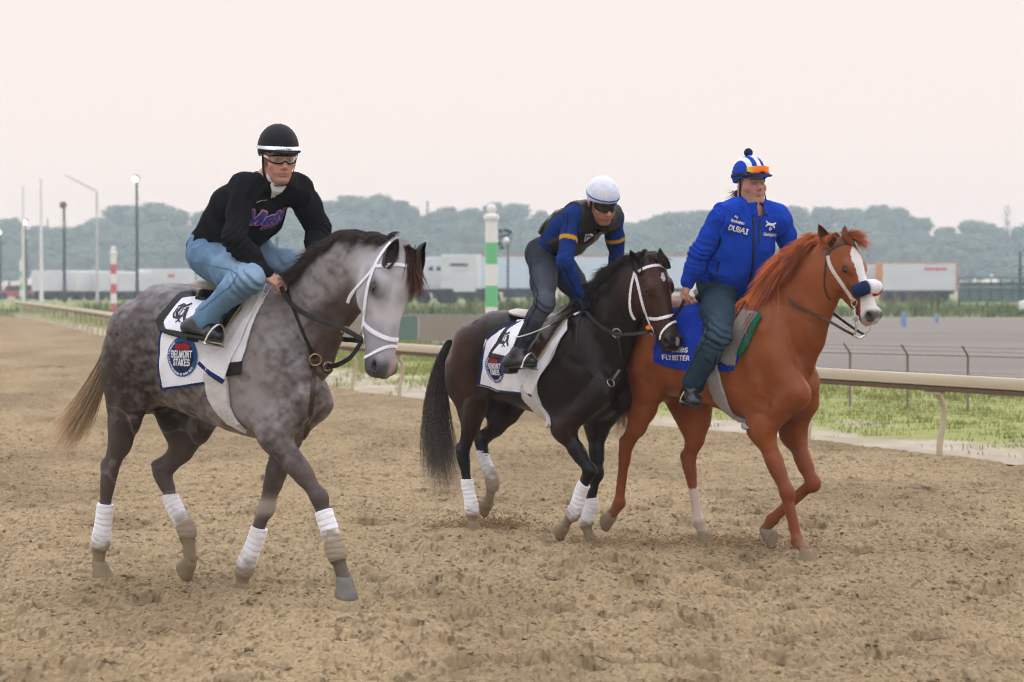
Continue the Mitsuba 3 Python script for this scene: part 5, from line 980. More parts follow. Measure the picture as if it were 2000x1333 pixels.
fl2 = [B['Hd'](-.03, -.05, -.02), B['Hd'](-.02, .0, .0), B['Hd'](.0, .05, -.015)]
mane(B, fl2, [nrm(hdv(B, .3, -.5, .6)), nrm(hdv(B, .6, 0, .5)), nrm(hdv(B, .5, .4, .5))], [.05, .07, .06], ((.014, .009, .007), (.08, .04, .025)), 320, 23, 'forelock', jit=.2, drop=.3, curl=.06)
tail(C, [(1246, 656, 0), (1232, 690, 0), (1222, 740, .03), (1216, 800, .05), (1214, 850, .06)], (.025, .07), ((.20, .06, .02), (.32, .10, .03)), 900, 31)
crest3 = [P3(1500, 585, 0), P3(1530, 535, 0), P3(1567, 500, 0), P3(1603, 474, 0), P3(1640, 466, 0)]
mane(C, crest3, [(-.70, -.45, -.30), (-.8, -.42, .15), (-.95, -.35, .55), (-.9, -.3, .75), (-.7, -.3, .6)], [.17, .22, .26, .22, .10], ((.17, .04, .014), (.74, .21, .06)), 1900, 32, width=.0032, jit=.24, drop=.75, curl=.03, press=.03)
mane(C, crest3[:4], [(-.35, -.75, -.5), (-.45, -.8, -.3), (-.6, -.75, -.1), (-.7, -.6, .2)], [.19, .21, .21, .16], ((.13, .03, .012), (.34, .085, .028)), 1500, 33, width=.003, jit=.16, drop=.8, curl=.025, press=.02)
fl3 = [C['Hd'](-.03, -.045, -.01), C['Hd'](-.02, .0, .005), C['Hd'](.0, .045, -.005)]
mane(C, fl3, [nrm(hdv(C, -.35, .5, .7)), nrm(hdv(C, .1, .6, .7)), nrm(hdv(C, .4, .5, .5))], [.09, .13, .09], ((.22, .06, .02), (.5, .14, .04)), 360, 34, 'forelock', jit=.22, drop=.35, curl=.05)
# ---------------------------------------------------------------- riders
mat('skin', VC, .5, specular=.35); mat('knit', VC, .85, specular=.08); mat('denim', VC, .85, specular=.08); mat('boot_leather', (.012, .012, .014), .28, specular=.5); mat('boot_rubber', (.03, .028, .025), .8)
mat('helmet_black', (.010, .010, .012), .75, sheen=.3); mat('helmet_white', (.66, .70, .80), .45); mat('strap_black', (.012, .012, .013), .6); mat('helmet_blue', (.02, .12, .45), .45)
mat('lens_dark', (.010, .009, .010), .06, clearcoat=1.0); mat('lens_flame', VC, .12, metallic=.75); mat('print_white', (.80, .80, .82), .7); mat('print_navy', (.045, .06, .30), .7); mat('print_orange', (.60, .22, .25), .7); mat('print_amber', (.75, .38, .02), .7); mat('zip_black', (.006, .006, .010), .5)
scene['lens_clear'] = {'type': 'thindielectric'}
def hand_to(F, w, d, n, t, curl=75, s=1.0, thumb=35):
    "a hand from the wrist w: d towards the knuckles, n out of the palm, t towards the thumb"
    d, n, t = nrm(d), nrm(n), nrm(t); kn = []
    for i in range(4): kn.append(w + d * (.088 - .006 * abs(i - 1.2)) * s + t * (1.35 - i) * .0205 * s)
    for i in range(4): F.add(cone(w + d * .015 * s + t * (1.0 - i) * .012 * s, kn[i], .0165 * s, .0125 * s), .012)
    F.add(cone(w - d * .02, w + d * .02 * s, .027 * s, .024 * s, n, .75), .015)
    F.add(cone(w + d * .03 * s + t * .022 * s, w + d * .05 * s + t * .034 * s, .018 * s, .014 * s), .012)
    for i in range(4):
        L = np.array([.043, .027, .021]) * (1.0, 1.06, .98, .8)[i] * s; p = kn[i]; a = 0
        for j in range(3):
            a += math.radians(curl * (.75, 1.1, .7)[j]); q = p + (d * math.cos(a) + n * math.sin(a)) * L[j]
            F.add(cone(p, q, (.0100, .0088, .0078)[j] * s, (.0090, .0078, .0066)[j] * s), .0035); p = q
    p = w + d * .048 * s + t * .036 * s; a = math.radians(thumb)
    for L, r in ((.038, .0115), (.030, .0095)):
        q = p + (d * math.cos(a) + n * math.sin(a) + t * .18) * L * s; F.add(cone(p, q, r * s, r * .85 * s), .005); p = q; a += .45
def limb(F, pts, rs, k=.03):
    for (a, b), (r, q) in zip(zip(pts, pts[1:]), zip(rs, rs[1:])): F.add(cone(a, b, r, q), k)
def part(r, name, F, m, col, amp=0, f=18, seed=0, label=None, thr=0.0):
    if amp: F.rough(lambda p: (.5 - np.abs(nz(p * [1, 1, .6], f * .8, seed, 2) - .5) * 2) * amp * 1.2 * np.clip(nz(p, f * .4, seed + 5, 2) * 2 - .4, .15, 1.2) + (nz(p, 5, seed + 2, 2) - .5) * amp * 1.2 + S_FOLD(p, r) * amp)
    v, f_ = F.mesh(thr); n = F.grad(v, .01)
    c = col(v, n) if callable(col) else np.broadcast_to(np.asarray(col, float), v.shape) * (1 + .16 * (nz(v, 7, seed + 1, 3) - .5))[:, None]
    return put(name, (r['fr'].W(v), f_), m, r['key'], True, label=label, color=np.clip(c, 0, 1))
def S_FOLD(p, r):
    "folds round the elbows, knees and hips"
    o = np.zeros(len(p)); J = r['J']
    for s in 'rl':
        for a, b, w, fq in ((s + 'el', s + 'wr', .09, 190), (s + 'kn', s + 'an', .11, 150), (s + 'hp', s + 'kn', .10, 130)):
            d = nrm(J[b] - J[a]); q = (p - J[a]) @ d + .05 * nz(p, 14, 41, 2); o += np.sin(q * fq) * np.exp(-(np.linalg.norm(p - J[a], axis=1) / w) ** 2) * (.25 + .6 * nz(p, 9, 31, 2))
    return o * .5
def make_rider(h, key, S):
    fr, P = h['fr'], h['P']; r = dict(fr=fr, key=key, h=h, S=S); J = {k: (P(*v) if len(v) == 3 and v[0] > 10 else V(*v)) for k, v in S['j'].items()}; r['J'] = J
    pe, nb = J['pelvis'], J['neck']; t = nrm(nb - pe); sl = J['lsh'] - J['rsh']; l = nrm(sl - (sl @ t) * t); f = np.cross(l, t); r['axes'] = (f, l, t)
    TL = np.linalg.norm(nb - pe); W = np.linalg.norm(sl); b = S.get('bulk', 1.0); allp = np.array(list(J.values())); lo, hi = allp.min(0) - .22, allp.max(0) + .3
    # --- head frame
    he, pi, ro = [math.radians(a) for a in S['face']]; fw = V(math.cos(he), -math.sin(he), 0); fw = V(fw @ fr.f, fw @ fr.l, 0); up = V(0, 0, 1); lt = np.cross(up, fw)
    X_ = fw * math.cos(pi) - up * math.sin(pi); U_ = up * math.cos(pi) + fw * math.sin(pi); U_, Y_ = U_ * math.cos(ro) + lt * math.sin(ro), lt * math.cos(ro) - U_ * math.sin(ro)
    R = np.stack([X_, Y_, U_]); hc, hk = J['head'], S.get('hs', 1.0); HD = lambda x, y, z: hc + (V(x, y, z) * hk) @ R; r.update(R=R, HD=HD, hc=hc, hk=hk)
    E = lambda c, q: ell(HD(*c), V(*q) * hk, R); K = lambda a, b_, ra, rb: cone(HD(*a), HD(*b_), ra * hk, rb * hk)
    # --- body: head, neck, arms to the finger tips, one surface
    B = Field(lo, hi, .0045); fa = S.get('fat', 1.0)
    B.add(E((-.012, 0, .045), (.098, .076, .088)), 0).add(E((.028, 0, -.035), (.066, .060 * fa, .082)), .03).add(E((.066, 0, -.103), (.022, .024, .018)), .02)
    for s in (-1, 1):
        B.add(K((.0, s * .050 * fa, -.075), (.055, s * .020 * fa, -.105), .022 * fa, .018 * fa), .025); B.add(E((.052, s * .043 * fa, -.028), (.026, .022, .022)), .02); B.cut(E((.100, s * .032, .000), (.024, .019, .012)), .012)
        B.add(E((.072, s * .032, -.001), (.012, .0135, .010)), .004); B.add(E((.098, s * .012, -.041), (.010, .009, .007)), .006); B.add(E((-.008, s * .076, -.012), (.022, .008, .033)), .008); B.add(K((.078, s * .012, .020), (.068, s * .048, .017), .010, .008), .008)
        B.add(E((.062, s * .026, -.062), (.020, .018, .022)), .02)
    B.add(K((.088, 0, .008), (.110, 0, -.034), .009, .0125), .010); B.add(E((.090, 0, -.066), (.010, .025, .0055)), .006); B.add(E((.088, 0, -.078), (.010, .021, .007)), .006); B.cut(K((.103, -.022, -.0715), (.103, .022, -.0715), .0022, .0022), .004)
    B.add(cone(HD(-.02, 0, -.05), nb, .056 * hk * fa, .062 * fa), .03); B.add(cone(nb, pe * .6 + nb * .4, .07, .06), .04)
    for s in 'rl':
        limb(B, [nb - t * .08, J[s + 'sh'], J[s + 'el'], J[s + 'wr']], [.05, .04, .034, .026], .03)
        q = S['hands'][s]; wr, hd = J[s + 'wr'], J[s + 'ha']; d = nrm(hd - wr); n = V(*q['palm']); n = nrm(n - (n @ d) * d); hand_to(B, wr, d, n, np.cross(d, n) * q.get('thumbside', 1), q.get('curl', 75), q.get('s', 1.0))
    sk = V(*S['skin'])
    def col(v, n):
        q = ((v - hc) @ R.T) / hk; a = nz(v, 30, 3, 3); c = sk * (.86 + .28 * a)[:, None]; x, y, z = q.T; inh = np.linalg.norm(q, axis=1) < .16
        g = lambda cx, cy, cz, rx, ry, rz: np.exp(-((x - cx) / rx) ** 2 - ((np.abs(y) - cy) / ry) ** 2 - ((z - cz) / rz) ** 2) * inh
        c = lerp(c, sk * (1.05, .72, .68), np.clip(g(.06, .045, -.035, .03, .025, .025) + g(.11, 0, -.035, .02, .014, .02), 0, .6)); c = lerp(c, (.30, .11, .10), np.clip(g(.095, 0, -.072, .02, .022, .009) * 1.2, 0, .75))
        c = lerp(c, S['hair'], np.clip(g(.085, .030, .024, .03, .022, .0065) * 1.3, 0, .85)); st = np.clip(sstep(-.05, -.075, z) * sstep(-.16, -.12, z) * (x > -.01) * inh * (1 - g(.095, 0, -.072, .03, .02, .012)), 0, 1); c = lerp(c, S.get('beard', sk * .75), st * S.get('stubble', .25))
        eg = lambda ry, rz: np.exp(-((x - .083) / .013) ** 2 - ((np.abs(y) - .032) / ry) ** 4 - ((z + .001) / rz) ** 4) * inh; c = lerp(c, (.10, .05, .04), np.clip(eg(.019, .0095) * 1.2, 0, .7)); c = lerp(c, (.40, .35, .33), np.clip(eg(.0115, .0042) * 1.2, 0, .9)); c = lerp(c, (.02, .014, .010), np.clip(eg(.0055, .0055) * 1.3, 0, .97))
        hr = inh & (z > .045 - .6 * (x - .02)) & (x < .05); c[hr] = S['hair']
        for s in 'rl':
            if S['hands'][s].get('glove'): gl = np.linalg.norm(v - J[s + 'ha'], axis=1) < .125; c[gl] = (.012, .012, .02)
        return c
    r['B'] = B; part(r, 'body', B, 'skin', col)
    # --- top
    C = Field(lo, hi, .0062); ch = pe * .38 + nb * .62; tb = b * S.get('torso', 1.0)
    C.add(cone(pe + t * S.get('hem', .02), pe * .62 + nb * .38, .110 * tb, .116 * tb, l, 1.32), 0); C.add(cone(pe * .6 + nb * .4, ch, .116 * tb, .120 * tb, l, 1.5), .05); C.add(cone(ch, nb - t * .10, .120 * tb, .088 * b, l, 1.6), .05)
    if 'belly' in S: C.add(ell(pe * .66 + nb * .34 + f * S['belly'][0], S['belly'][1:], np.stack([f, l, t])), .06)
    for s, sg in (('r', -1), ('l', 1)):
        C.add(cone(nb - t * .055 + l * sg * .045, J[s + 'sh'], .058 * b, .062 * b), .05); C.add(cone(HD(-.03, sg * .035, -.125), J[s + 'sh'] * .8 + nb * .2, .046, .060 * b), .07)
        ab = S.get('arm', 1.0); limb(C, [J[s + 'sh'], J[s + 'sh'] * .5 + J[s + 'el'] * .5, J[s + 'el'], J[s + 'el'] * .55 + J[s + 'wr'] * .45, J[s + 'wr'] - nrm(J[s + 'wr'] - J[s + 'el']) * .005], [x * ab for x in (.063, .060, .055, .053, .041)], .025)
        C.cut(cone(J[s + 'wr'] - nrm(J[s + 'wr'] - J[s + 'el']) * .01, J[s + 'wr'] + nrm(J[s + 'wr'] - J[s + 'el']) * .08, .034, .032), .003)
    hn = nrm(HD(-.012, 0, -.06) - nb); r['hn'] = hn; C.cut(cone(nb + hn * .03, nb + hn * .13, .062 * S.get('neckhole', 1), .075), .008)
    if 'hemcut' in S: C.cut(half(pe + t * S['hemcut'], -t, .34), .006)
    if 'vneck' in S: a = S['vneck']; C.cut(cone(nb + f * .055 + t * .005, nb + f * .13 - t * a, .042, .008), .010)
    r['C'] = C; part(r, S['top'][0], C, 'knit', S['top'][1], S.get('wr', .016), 13, 4, S['top'][2])
    # --- trousers
    D = Field(lo, hi, .0062); hw = .085 * b
    D.add(cone(pe - l * .055 - t * .0, pe + l * .055, .112 * b, .112 * b), 0); D.add(cone(pe, pe + t * .08, .115 * b, .105 * b, l, 1.3), .05)
    for s in 'rl':
        lg = S.get('leg', 1.0); kn, an, hp = J[s + 'kn'], J[s + 'an'], J[s + 'hp']; mid = hp * .5 + kn * .5; cal = kn * .68 + an * .32; cal = cal - nrm(np.cross(nrm(an - kn), l)) * .012
        limb(D, [hp, mid, kn, cal, an], [x * lg for x in (.108, .090, .068, .062, .047 * S.get('cuff', 1))], .03)
        ax = nrm(an - kn); D.cut(half(an + ax * .012, ax, .11), .004); D.cut(cone(an - ax * .02, an + ax * .1, .040 * lg * S.get('cuff', 1), .042), .003)
    r['D'] = D; 
    part(r, S['bottom'][0], D, 'denim', S['bottom'][1], S.get('wr', .016) * .9, 15, 9, S['bottom'][2])
    for s, sg in (('r', -1), ('l', 1)):
        q = np.array([J[s + 'hp'] + l * sg * .12, J[s + 'hp'] * .5 + J[s + 'kn'] * .5 + l * sg * .11, J[s + 'kn'] + l * sg * .09, J[s + 'kn'] * .5 + J[s + 'an'] * .5 + l * sg * .08, J[s + 'an'] + l * sg * .06 - nrm(J[s + 'an'] - J[s + 'kn']) * .02]); q = D.snap(resample(q, 50), .0008); m_ = sweep(q, D.grad(q, .02), strap_prof(.007, .0025)); put('side_seam', moved(m_, fr.M, fr.o), 'denim', key, True, color=np.broadcast_to(np.asarray(S['seam']), m_.vertices.shape))
    # --- boots
    for s in 'rl':
        A = J[s + 'an']; toe, heel = J[s + 'toe'], J[s + 'heel']; Fb = Field(np.minimum(np.minimum(A, toe), heel) - .13, np.maximum(np.maximum(A, toe), heel) + .19, .005); d = nrm(toe - heel); sn = nrm(np.cross(d, nrm(A - heel))); upf = nrm(np.cross(sn, d))
        kn = J[s + 'kn']; ax = nrm(A - kn); top = A - ax * S.get('boot', .10)
        Fb.add(cone(top, A, .046, .040), 0); Fb.add(cone(A, heel + upf * .045, .043, .036), .03); Fb.add(cone(heel + upf * .04 + d * .03, toe - d * .07 + upf * .032, .036, .036, sn, 1.1), .03); Fb.add(cone(toe - d * .08 + upf * .03, toe - d * .03 + upf * .024, .036, .026, sn, 1.3), .02); Fb.add(cone(A + d * .02, toe - d * .10 + upf * .05, .036, .028), .03)
        fl = Field(Fb.lo, Fb.lo + Fb.h * Fb.n, Fb.h); k = put('boot', (fr.W((m := Fb.mesh())[0]), m[1]), 'boot_leather', key, True)
        L = np.linalg.norm(toe - heel); ol = [(-.012, .0), (.0, .030), (.05, .036), (.11, .034), (L - .10, .042), (L - .04, .036), (L + .002, .0)]; ol = Polygon(ol + [(x, -y) for x, y in ol[::-1]]).buffer(.01).buffer(-.006)
        e = trimesh.creation.extrude_polygon(ol, .014, engine='earcut'); e.apply_translation([0, 0, -.006]); hb = trimesh.creation.extrude_polygon(ol.intersection(sbox(-.1, -.1, .062, .1)), .024, engine='earcut'); hb.apply_translation([0, 0, -.026])
        put('sole', moved(cat([e, hb]), np.stack([d, sn, upf]) @ fr.M, fr.W(heel)), 'boot_rubber', k, 30)
    return r

def vest_field(r, out, inset):
    "a vest: the top, let out a little, without sleeves"
    C, J = r['C'], r['J']; f, l, t = r['axes']; F = Field(C.lo, C.lo + C.h * (C.n - 1), C.h); F.g = C.g - np.float32(out)
    for s, sg in (('r', -1), ('l', 1)):
        sh = J[s + 'sh']; F.cut(half(sh - l * sg * inset, l * sg, .34), .006); F.cut(cone(J[s + 'el'], J[s + 'wr'], .10, .10), .004); F.cut(cone(sh * .45 + J[s + 'el'] * .55, J[s + 'el'], .095, .10), .004)
    nb = J['neck']; F.cut(cone(nb + r['hn'] * .045, nb + r['hn'] * .14, .068, .08), .01); return F
def collar(r, name, m, rad, z0, z1, gap, lean=.006, th=.005, label=None):
    "a standing collar round the neck, open by gap degrees to either side of the front"
    nb, hn = r['J']['neck'], r['hn']; f, l, t = r['axes']; e1 = nrm(f - (f @ hn) * hn); e2 = np.cross(hn, e1); an = np.radians(np.linspace(gap, 360 - gap, 61)); v = []; k = 6
    for j in range(k):
        w = j / (k - 1)
        for a in an: fr_ = (1 + math.cos(a)) / 2; z = z0 + (z1[0] * (1 - fr_) + z1[1] * fr_ - z0) * w; q = rad + lean * w + .0025 * math.sin(a * 5 + w * 2); v.append(nb + hn * z + e1 * math.cos(a) * q * 1.12 + e2 * math.sin(a) * q + e1 * .012)
    v = np.array(v); n = 61; i, j = np.meshgrid(np.arange(n - 1), np.arange(k - 1), indexing='ij'); a = (j * n + i).ravel(); fc = np.vstack([np.stack([a, a + 1, a + 1 + n], 1), np.stack([a, a + 1 + n, a + n], 1)]); g = trimesh.Trimesh(v, fc, process=False).vertex_normals
    if (g * (v - nb)).sum() < 0: g = -g; fc = fc[:, ::-1]
    return put(name, moved(shell(v, fc, g, th), r['fr'].M, r['fr'].o), m, r['key'], True, label=label)
def helmet(r, m, band=None, stripes=None, peak=True, key=None, size=1.0, label=None):
    fr, HD, R, hk = r['fr'], r['HD'], r['R'], r['hk'] * size; F = Field(r['hc'] - .24, r['hc'] + .26, .0048); H_ = lambda x, y, z: r['hc'] + (V(x, y, z) * hk) @ R; E = lambda c, q: ell(H_(*c), V(*q) * hk, R)
    F.add(E((-.012, 0, .058), (.128, .103, .122)), 0)
    # opening: face in front, nape behind
    F.cut(loft(H_(0, 0, 0), R, [(-.2, .022, -.2, .2), (-.05, .010, -.2, .2), (.05, .036, -.2, .2), (.2, .046, -.2, .2)], 8), .006); F.cut(E((-.012, 0, .05), (.112, .090, .108)), .004)
    if peak: F.add(loft(H_(0, 0, 0), R, [(.05, .060, .040, .094), (.10, .056, .038, .088), (.135, .047, .034, .066), (.152, .040, .030, .03)], 2.6), .012)
    v, f = F.mesh(); q = ((v - r['hc']) @ R.T) / hk; c = np.broadcast_to(np.asarray(m, float), v.shape).copy()
    if stripes is not None: c[stripes(q)] = (.70, .72, .78)
    c = c * (1 + .1 * (nz(v, 25, 4, 2) - .5))[:, None]; k = put('helmet', (fr.W(v), f), 'knit' if stripes is not None else 'helmet_cloth', r['key'], True, label=label, color=c); r['HF'] = F; r['H_'] = H_; r['hk2'] = hk
    return k
mat('helmet_cloth', VC, .55, specular=.15)
def head_band(r, name, parent, z0, z1, m, a0=-180, a1=180, off=.002, th=.003, F=None, tilt=0.0, zf=0.0, n=60):
    "a band round helmet or face, from the height z0 to z1"
    F = F or r['HF']; an = np.radians(np.linspace(a0, a1, n)); Q = []
    for z in (z0, z1):
        c = np.array([r['HD'](.3 * math.cos(a), .3 * math.sin(a), z + tilt * math.cos(a) + zf * max(0, math.cos(a)) ** 2) for a in an]); ce = np.array([r['HD'](-.005, 0, z + tilt * math.cos(a)) for a in an]); p, ok = F.cast(c, nrm(ce - c), off, far=.4); Q.append(p)
    a, b = Q; i = np.arange(n - 1); f = np.vstack([np.stack([i, i + 1, i + 1 + n], 1), np.stack([i, i + 1 + n, i + n], 1)]); v = np.vstack([a, b]); g = trimesh.Trimesh(v, f, process=False).vertex_normals; rad = v - r['HD'](0, 0, .03); g = g * np.sign((g * rad).sum(1))[:, None]
    if ((trimesh.Trimesh(v, f, process=False).vertex_normals * rad).sum() < 0): f = f[:, ::-1]
    return put(name, moved(shell(v, f, g, th), r['fr'].M, r['fr'].o), m, parent, True)
def lens(r, parent, name, m, a0, a1, z0, z1, rad, notch=.012, z_of=lambda a: 0, th=.0025, color=None, cx=.0, n=41, k=9):
    v = []
    for j in range(k):
        for i in range(n):
            u = i / (n - 1) * 2 - 1; a = math.radians(a0 + (a1 - a0) * (u + 1) / 2); w = j / (k - 1); lo_ = z0 + notch * math.exp(-(a / .16) ** 2) + (z1 - z0) * .35 * abs(u) ** 4; hi_ = z1 - (z1 - z0) * .12 * abs(u) ** 3; z = lo_ + (hi_ - lo_) * w
            v.append(r['HD'](cx + rad * math.cos(a) * 1.08, rad * math.sin(a) * .80, z))
    v = np.array(v); i, j = np.meshgrid(np.arange(n - 1), np.arange(k - 1), indexing='ij'); a = (j * n + i).ravel(); f = np.vstack([np.stack([a, a + 1, a + 1 + n], 1), np.stack([a, a + 1 + n, a + n], 1)]); g = trimesh.Trimesh(v, f, process=False).vertex_normals
    if (g * (v - r['hc'])).sum() < 0: g = -g; f = f[:, ::-1]
    kw = dict(color=np.tile(color(np.linspace(0, 1, n)[None, :].repeat(k, 0).ravel(), np.linspace(0, 1, k)[:, None].repeat(n, 1).ravel()), (2, 1))) if color else {}
    if m == 'lens_clear': return put(name, (r['fr'].W(v), f), m, parent, True), v.reshape(k, n, 3)
    return put(name, moved(shell(v, f, g, th), r['fr'].M, r['fr'].o), m, parent, True, **kw), v.reshape(k, n, 3)
def rtube(r, parent, name, pts, rad, m, n=24): put(name, moved(tube(np.array(pts), rad, 7, n), r['fr'].M, r['fr'].o), m, parent, True)
def chin_strap(r, parent, m='strap_black'):
    for s in (-1, 1):
        P = [r['H_'](.02, s * .094, .03)] + list(r['B'].snap(np.array([r['HD'](.012, s * .085, -.02), r['HD'](.015, s * .085, -.07), r['HD'](.035, s * .055, -.128), r['HD'](.050, s * .004, -.140)]), .004)); P = resample(P, 24); put('chin_strap', moved(sweep(P, r['B'].grad(P, .02), strap_prof(.014, .004)), r['fr'].M, r['fr'].o), m, parent, 40)
def print_on(r, poly, uv, m, name, parent=None, F=None, off=.004, tilt=0.0, hh=.008, c=0.0, ex=None, label=None, up=None, largest=False):
    "a print on the front of the clothes, centred where the photograph shows it"
    F = F or r['C']; f, l, t = r['axes']; q, ok = on(dict(fr=r['fr'], F=F), [uv], 0, F); ex = l if ex is None else ex; ey = t if up is None else up
    ca, sa = math.cos(math.radians(tilt)), math.sin(math.radians(tilt)); e1, e2 = nrm(ex), nrm(ey - (ey @ nrm(ex)) * nrm(ex)); X_, Y_ = e1 * ca + e2 * sa, e2 * ca - e1 * sa
    d = decal(F, poly, q[0], X_, Y_, off, .001, hh, .10); d = max(d.split(only_watertight=False), key=lambda g: len(g.faces)) if largest else d
    put(name, moved(d, r['fr'].M, r['fr'].o), m, parent or r['key'], True, label=label)
def knee_fade(J, base, pale, amt=.8):
    def col(v, n):
        c = np.broadcast_to(np.asarray(base, float), v.shape) * (.82 + .36 * nz(v, 26, 3, 3))[:, None]; w = 0
        for s in 'rl': a, b = J[s + 'hp'], J[s + 'kn']; d = b - a; t = np.clip((v - a) @ d / (d @ d), 0, 1.2); w = np.maximum(w, np.exp(-(np.linalg.norm(v - a - t[:, None] * d, axis=1) / .12) ** 2) * sstep(.1, .6, t) * np.clip((n * nrm(np.cross(d, [0, 1, 0]))).sum(1) * np.sign(nrm(np.cross(d, [0, 1, 0]))[0]) + .4, 0, 1))
        w = np.clip(w * (.5 + nz(v, 12, 7, 3)), 0, 1); c = lerp(c, pale, w * amt); return c
    return col
def J_of(h, j): return {k: h['P'](*v) for k, v in j.items()}
# --- rider in black on the grey horse
j1 = dict(pelvis=(422, 495, 0), neck=(526, 354, -.02), rsh=(474, 371, -.175), lsh=(580, 369, .145), rel=(456, 470, -.31), rwr=(518, 540, -.19), rha=(548, 552, -.16), lel=(622, 448, .29), lwr=(607, 520, .15), lha=(596, 545, .10),
  head=(544, 311, -.03), rhp=(418, 507, -.10), lhp=(460, 500, .10), rkn=(486, 545, -.31), lkn=(562, 520, .27), ran=(399, 622, -.36), lan=(480, 600, .34), rtoe=(432, 668, -.40), rheel=(362, 655, -.36), ltoe=(520, 640, .38), lheel=(450, 640, .34))
k1 = thing('person', 'rider in black jersey and light blue jeans crouching on the grey horse', 'person')
R1 = make_rider(G, k1, dict(j=j1, face=(66, 6, 0), hs=1.02, skin=(.50, .27, .20), hair=(.05, .03, .02), stubble=.35, beard=(.28, .15, .11), bulk=1.0, torso=1.14, seam=(.09, .17, .29), hem=-.02, hemcut=-.035, arm=.95,
  top=('jersey', (.010, .010, .012), 'black long-sleeved jersey with script lettering on the chest'), bottom=('jeans', knee_fade(J_of(G, j1), (.115, .20, .305), (.30, .43, .55)), 'washed light blue jeans'), cuff=1.32, leg=1.08, wr=.034,
  hands=dict(r=dict(palm=(.1, .5, -1), curl=62, thumbside=1), l=dict(palm=(0, -.6, -1), curl=60, thumbside=-1))))
k = helmet(R1, (.010, .010, .012), label='black helmet cover with a white band'); head_band(R1, 'white_band', k, .050, .066, 'print_white', off=.003); put_ = None
tx = text_poly("Jockeys' Guild", .0085); 
q = R1['HD'](.14, -.02, .058); put('band_lettering', moved(decal(R1['HF'], tx, R1['HD'](.13, -.015, .058), R1['R'][1], R1['R'][2], .0075, .0008, .004, .1), R1['fr'].M, R1['fr'].o), 'strap_black', k, True)
g = thing('goggles', 'black framed goggles with clear lens on the face of the rider in black', 'goggles')
nm, L1 = lens(R1, g, 'lens', 'lens_clear', -62, 62, -.018, .022, .100)
rtube(R1, g, 'lower_frame', L1[0], .0042, 'strap_black', 50); rtube(R1, g, 'upper_frame', L1[-1], .0036, 'strap_black', 50)
for s in (-1, 1): rtube(R1, g, 'temple', [L1[4, 0 if s < 0 else -1], R1['HD'](.01, s * .088, .02), R1['HD'](-.06, s * .085, .03)], .006, 'print_white')
chin_strap(R1, k)
f, l, t = R1['axes']
mat('collar_white', (.60, .60, .62), .9); mat('vest_blue', (.009, .048, .38), .8, specular=.08)
collar(R1, 'undershirt_collar', 'collar_white', .067, -.03, (.075, .05), 0, .0, label='white high collar under the jersey')
print_on(R1, Polygon([(-.050, .045), (.048, .045), (.020, -.012), (.002, -.048), (-.020, -.010)]), (538, 376), 'collar_white', 'undershirt_front', off=.003, hh=.008, tilt=4, largest=True)
me = affinity.skew(affinity.scale(text_poly('Mets', .070), 1.2, 1.0, origin=(0, 0)), xs=20, origin=(0, 0)); tailp = LineString([(-.02, -.062), (.05, -.058), (.11, -.040)]).buffer(.006)
me = union_all([me, tailp]); e1 = nrm(l * .9 + t * .0); print_on(R1, me.buffer(.0065), (526, 428), 'print_orange', 'lettering_edge', tilt=12, off=.003); print_on(R1, me.buffer(.0015), (526, 428), 'print_navy', 'lettering', tilt=12, off=.0045, label='slanted blue script lettering with a pale red edge')
sw = Polygon([(-.036, .006), (-.030, -.008), (-.018, -.010), (.040, .016), (-.012, -.002), (-.022, .0), (-.026, .010)]); print_on(R1, sw, (507, 392), 'print_white', 'tick_mark', off=.003, hh=.006)
# --- rider in the padded vest on the dark bay
j2 = dict(pelvis=(1068, 500, 0), neck=(1160, 408, -.02), rsh=(1117, 425, -.185), lsh=(1197, 428, .165), rel=(1103, 512, -.30), rwr=(1133, 578, -.17), rha=(1148, 603, -.13), lel=(1206, 505, .27), lwr=(1186, 560, .12), lha=(1172, 585, .06),
  head=(1177, 398, -.04), rhp=(1060, 512, -.10), lhp=(1090, 515, .10), rkn=(1064, 592, -.31), lkn=(1140, 580, .29), ran=(1011, 690, -.36), lan=(1082, 690, .34), rtoe=(1047, 713, -.40), rheel=(990, 722, -.36), ltoe=(1120, 720, .38), lheel=(1060, 725, .34))
k2 = thing('person', 'rider in dark padded vest and white helmet on the dark bay horse', 'person')
def blue_top(v, n):
    c = np.broadcast_to(V(.009, .030, .145), v.shape) * (.8 + .4 * nz(v, 20, 2, 3))[:, None]; J = R2J
    for s in 'rl':
        a, e = J[s + 'sh'], J[s + 'el']; d = e - a; tt = (v - a) @ d / (d @ d); rad = np.linalg.norm(v - a - np.clip(tt, 0, 1)[:, None] * d, axis=1); c[(np.abs(tt - .50) < .045) & (rad < .09)] = (.52, .25, .012)
        d2 = J[s + 'wr'] - e; sd = nrm(np.cross(d + d2, [0, 1, 0])); 
        for seg, a_, d_ in ((0, a, d), (1, e, d2)):
            q = v - a_; t2 = q @ d_ / (d_ @ d_); on_ = (t2 > 0) & (t2 < 1) & (np.linalg.norm(q - t2[:, None] * d_, axis=1) < .09); w = q @ nrm(np.cross(d_, nrm(np.cross(d_, V(0, -1, 0) if s == 'r' else V(0, 1, 0)))) ) ; ww = q @ nrm(np.cross(d_, V(0, -1, 0) if s == 'r' else V(0, 1, 0)))
            c[on_ & (np.abs(np.abs(ww) - .016) < .006) & (tt * (seg == 0) < .44)] = (.008, .012, .05)
    return c
R2J = J_of(B, j2)
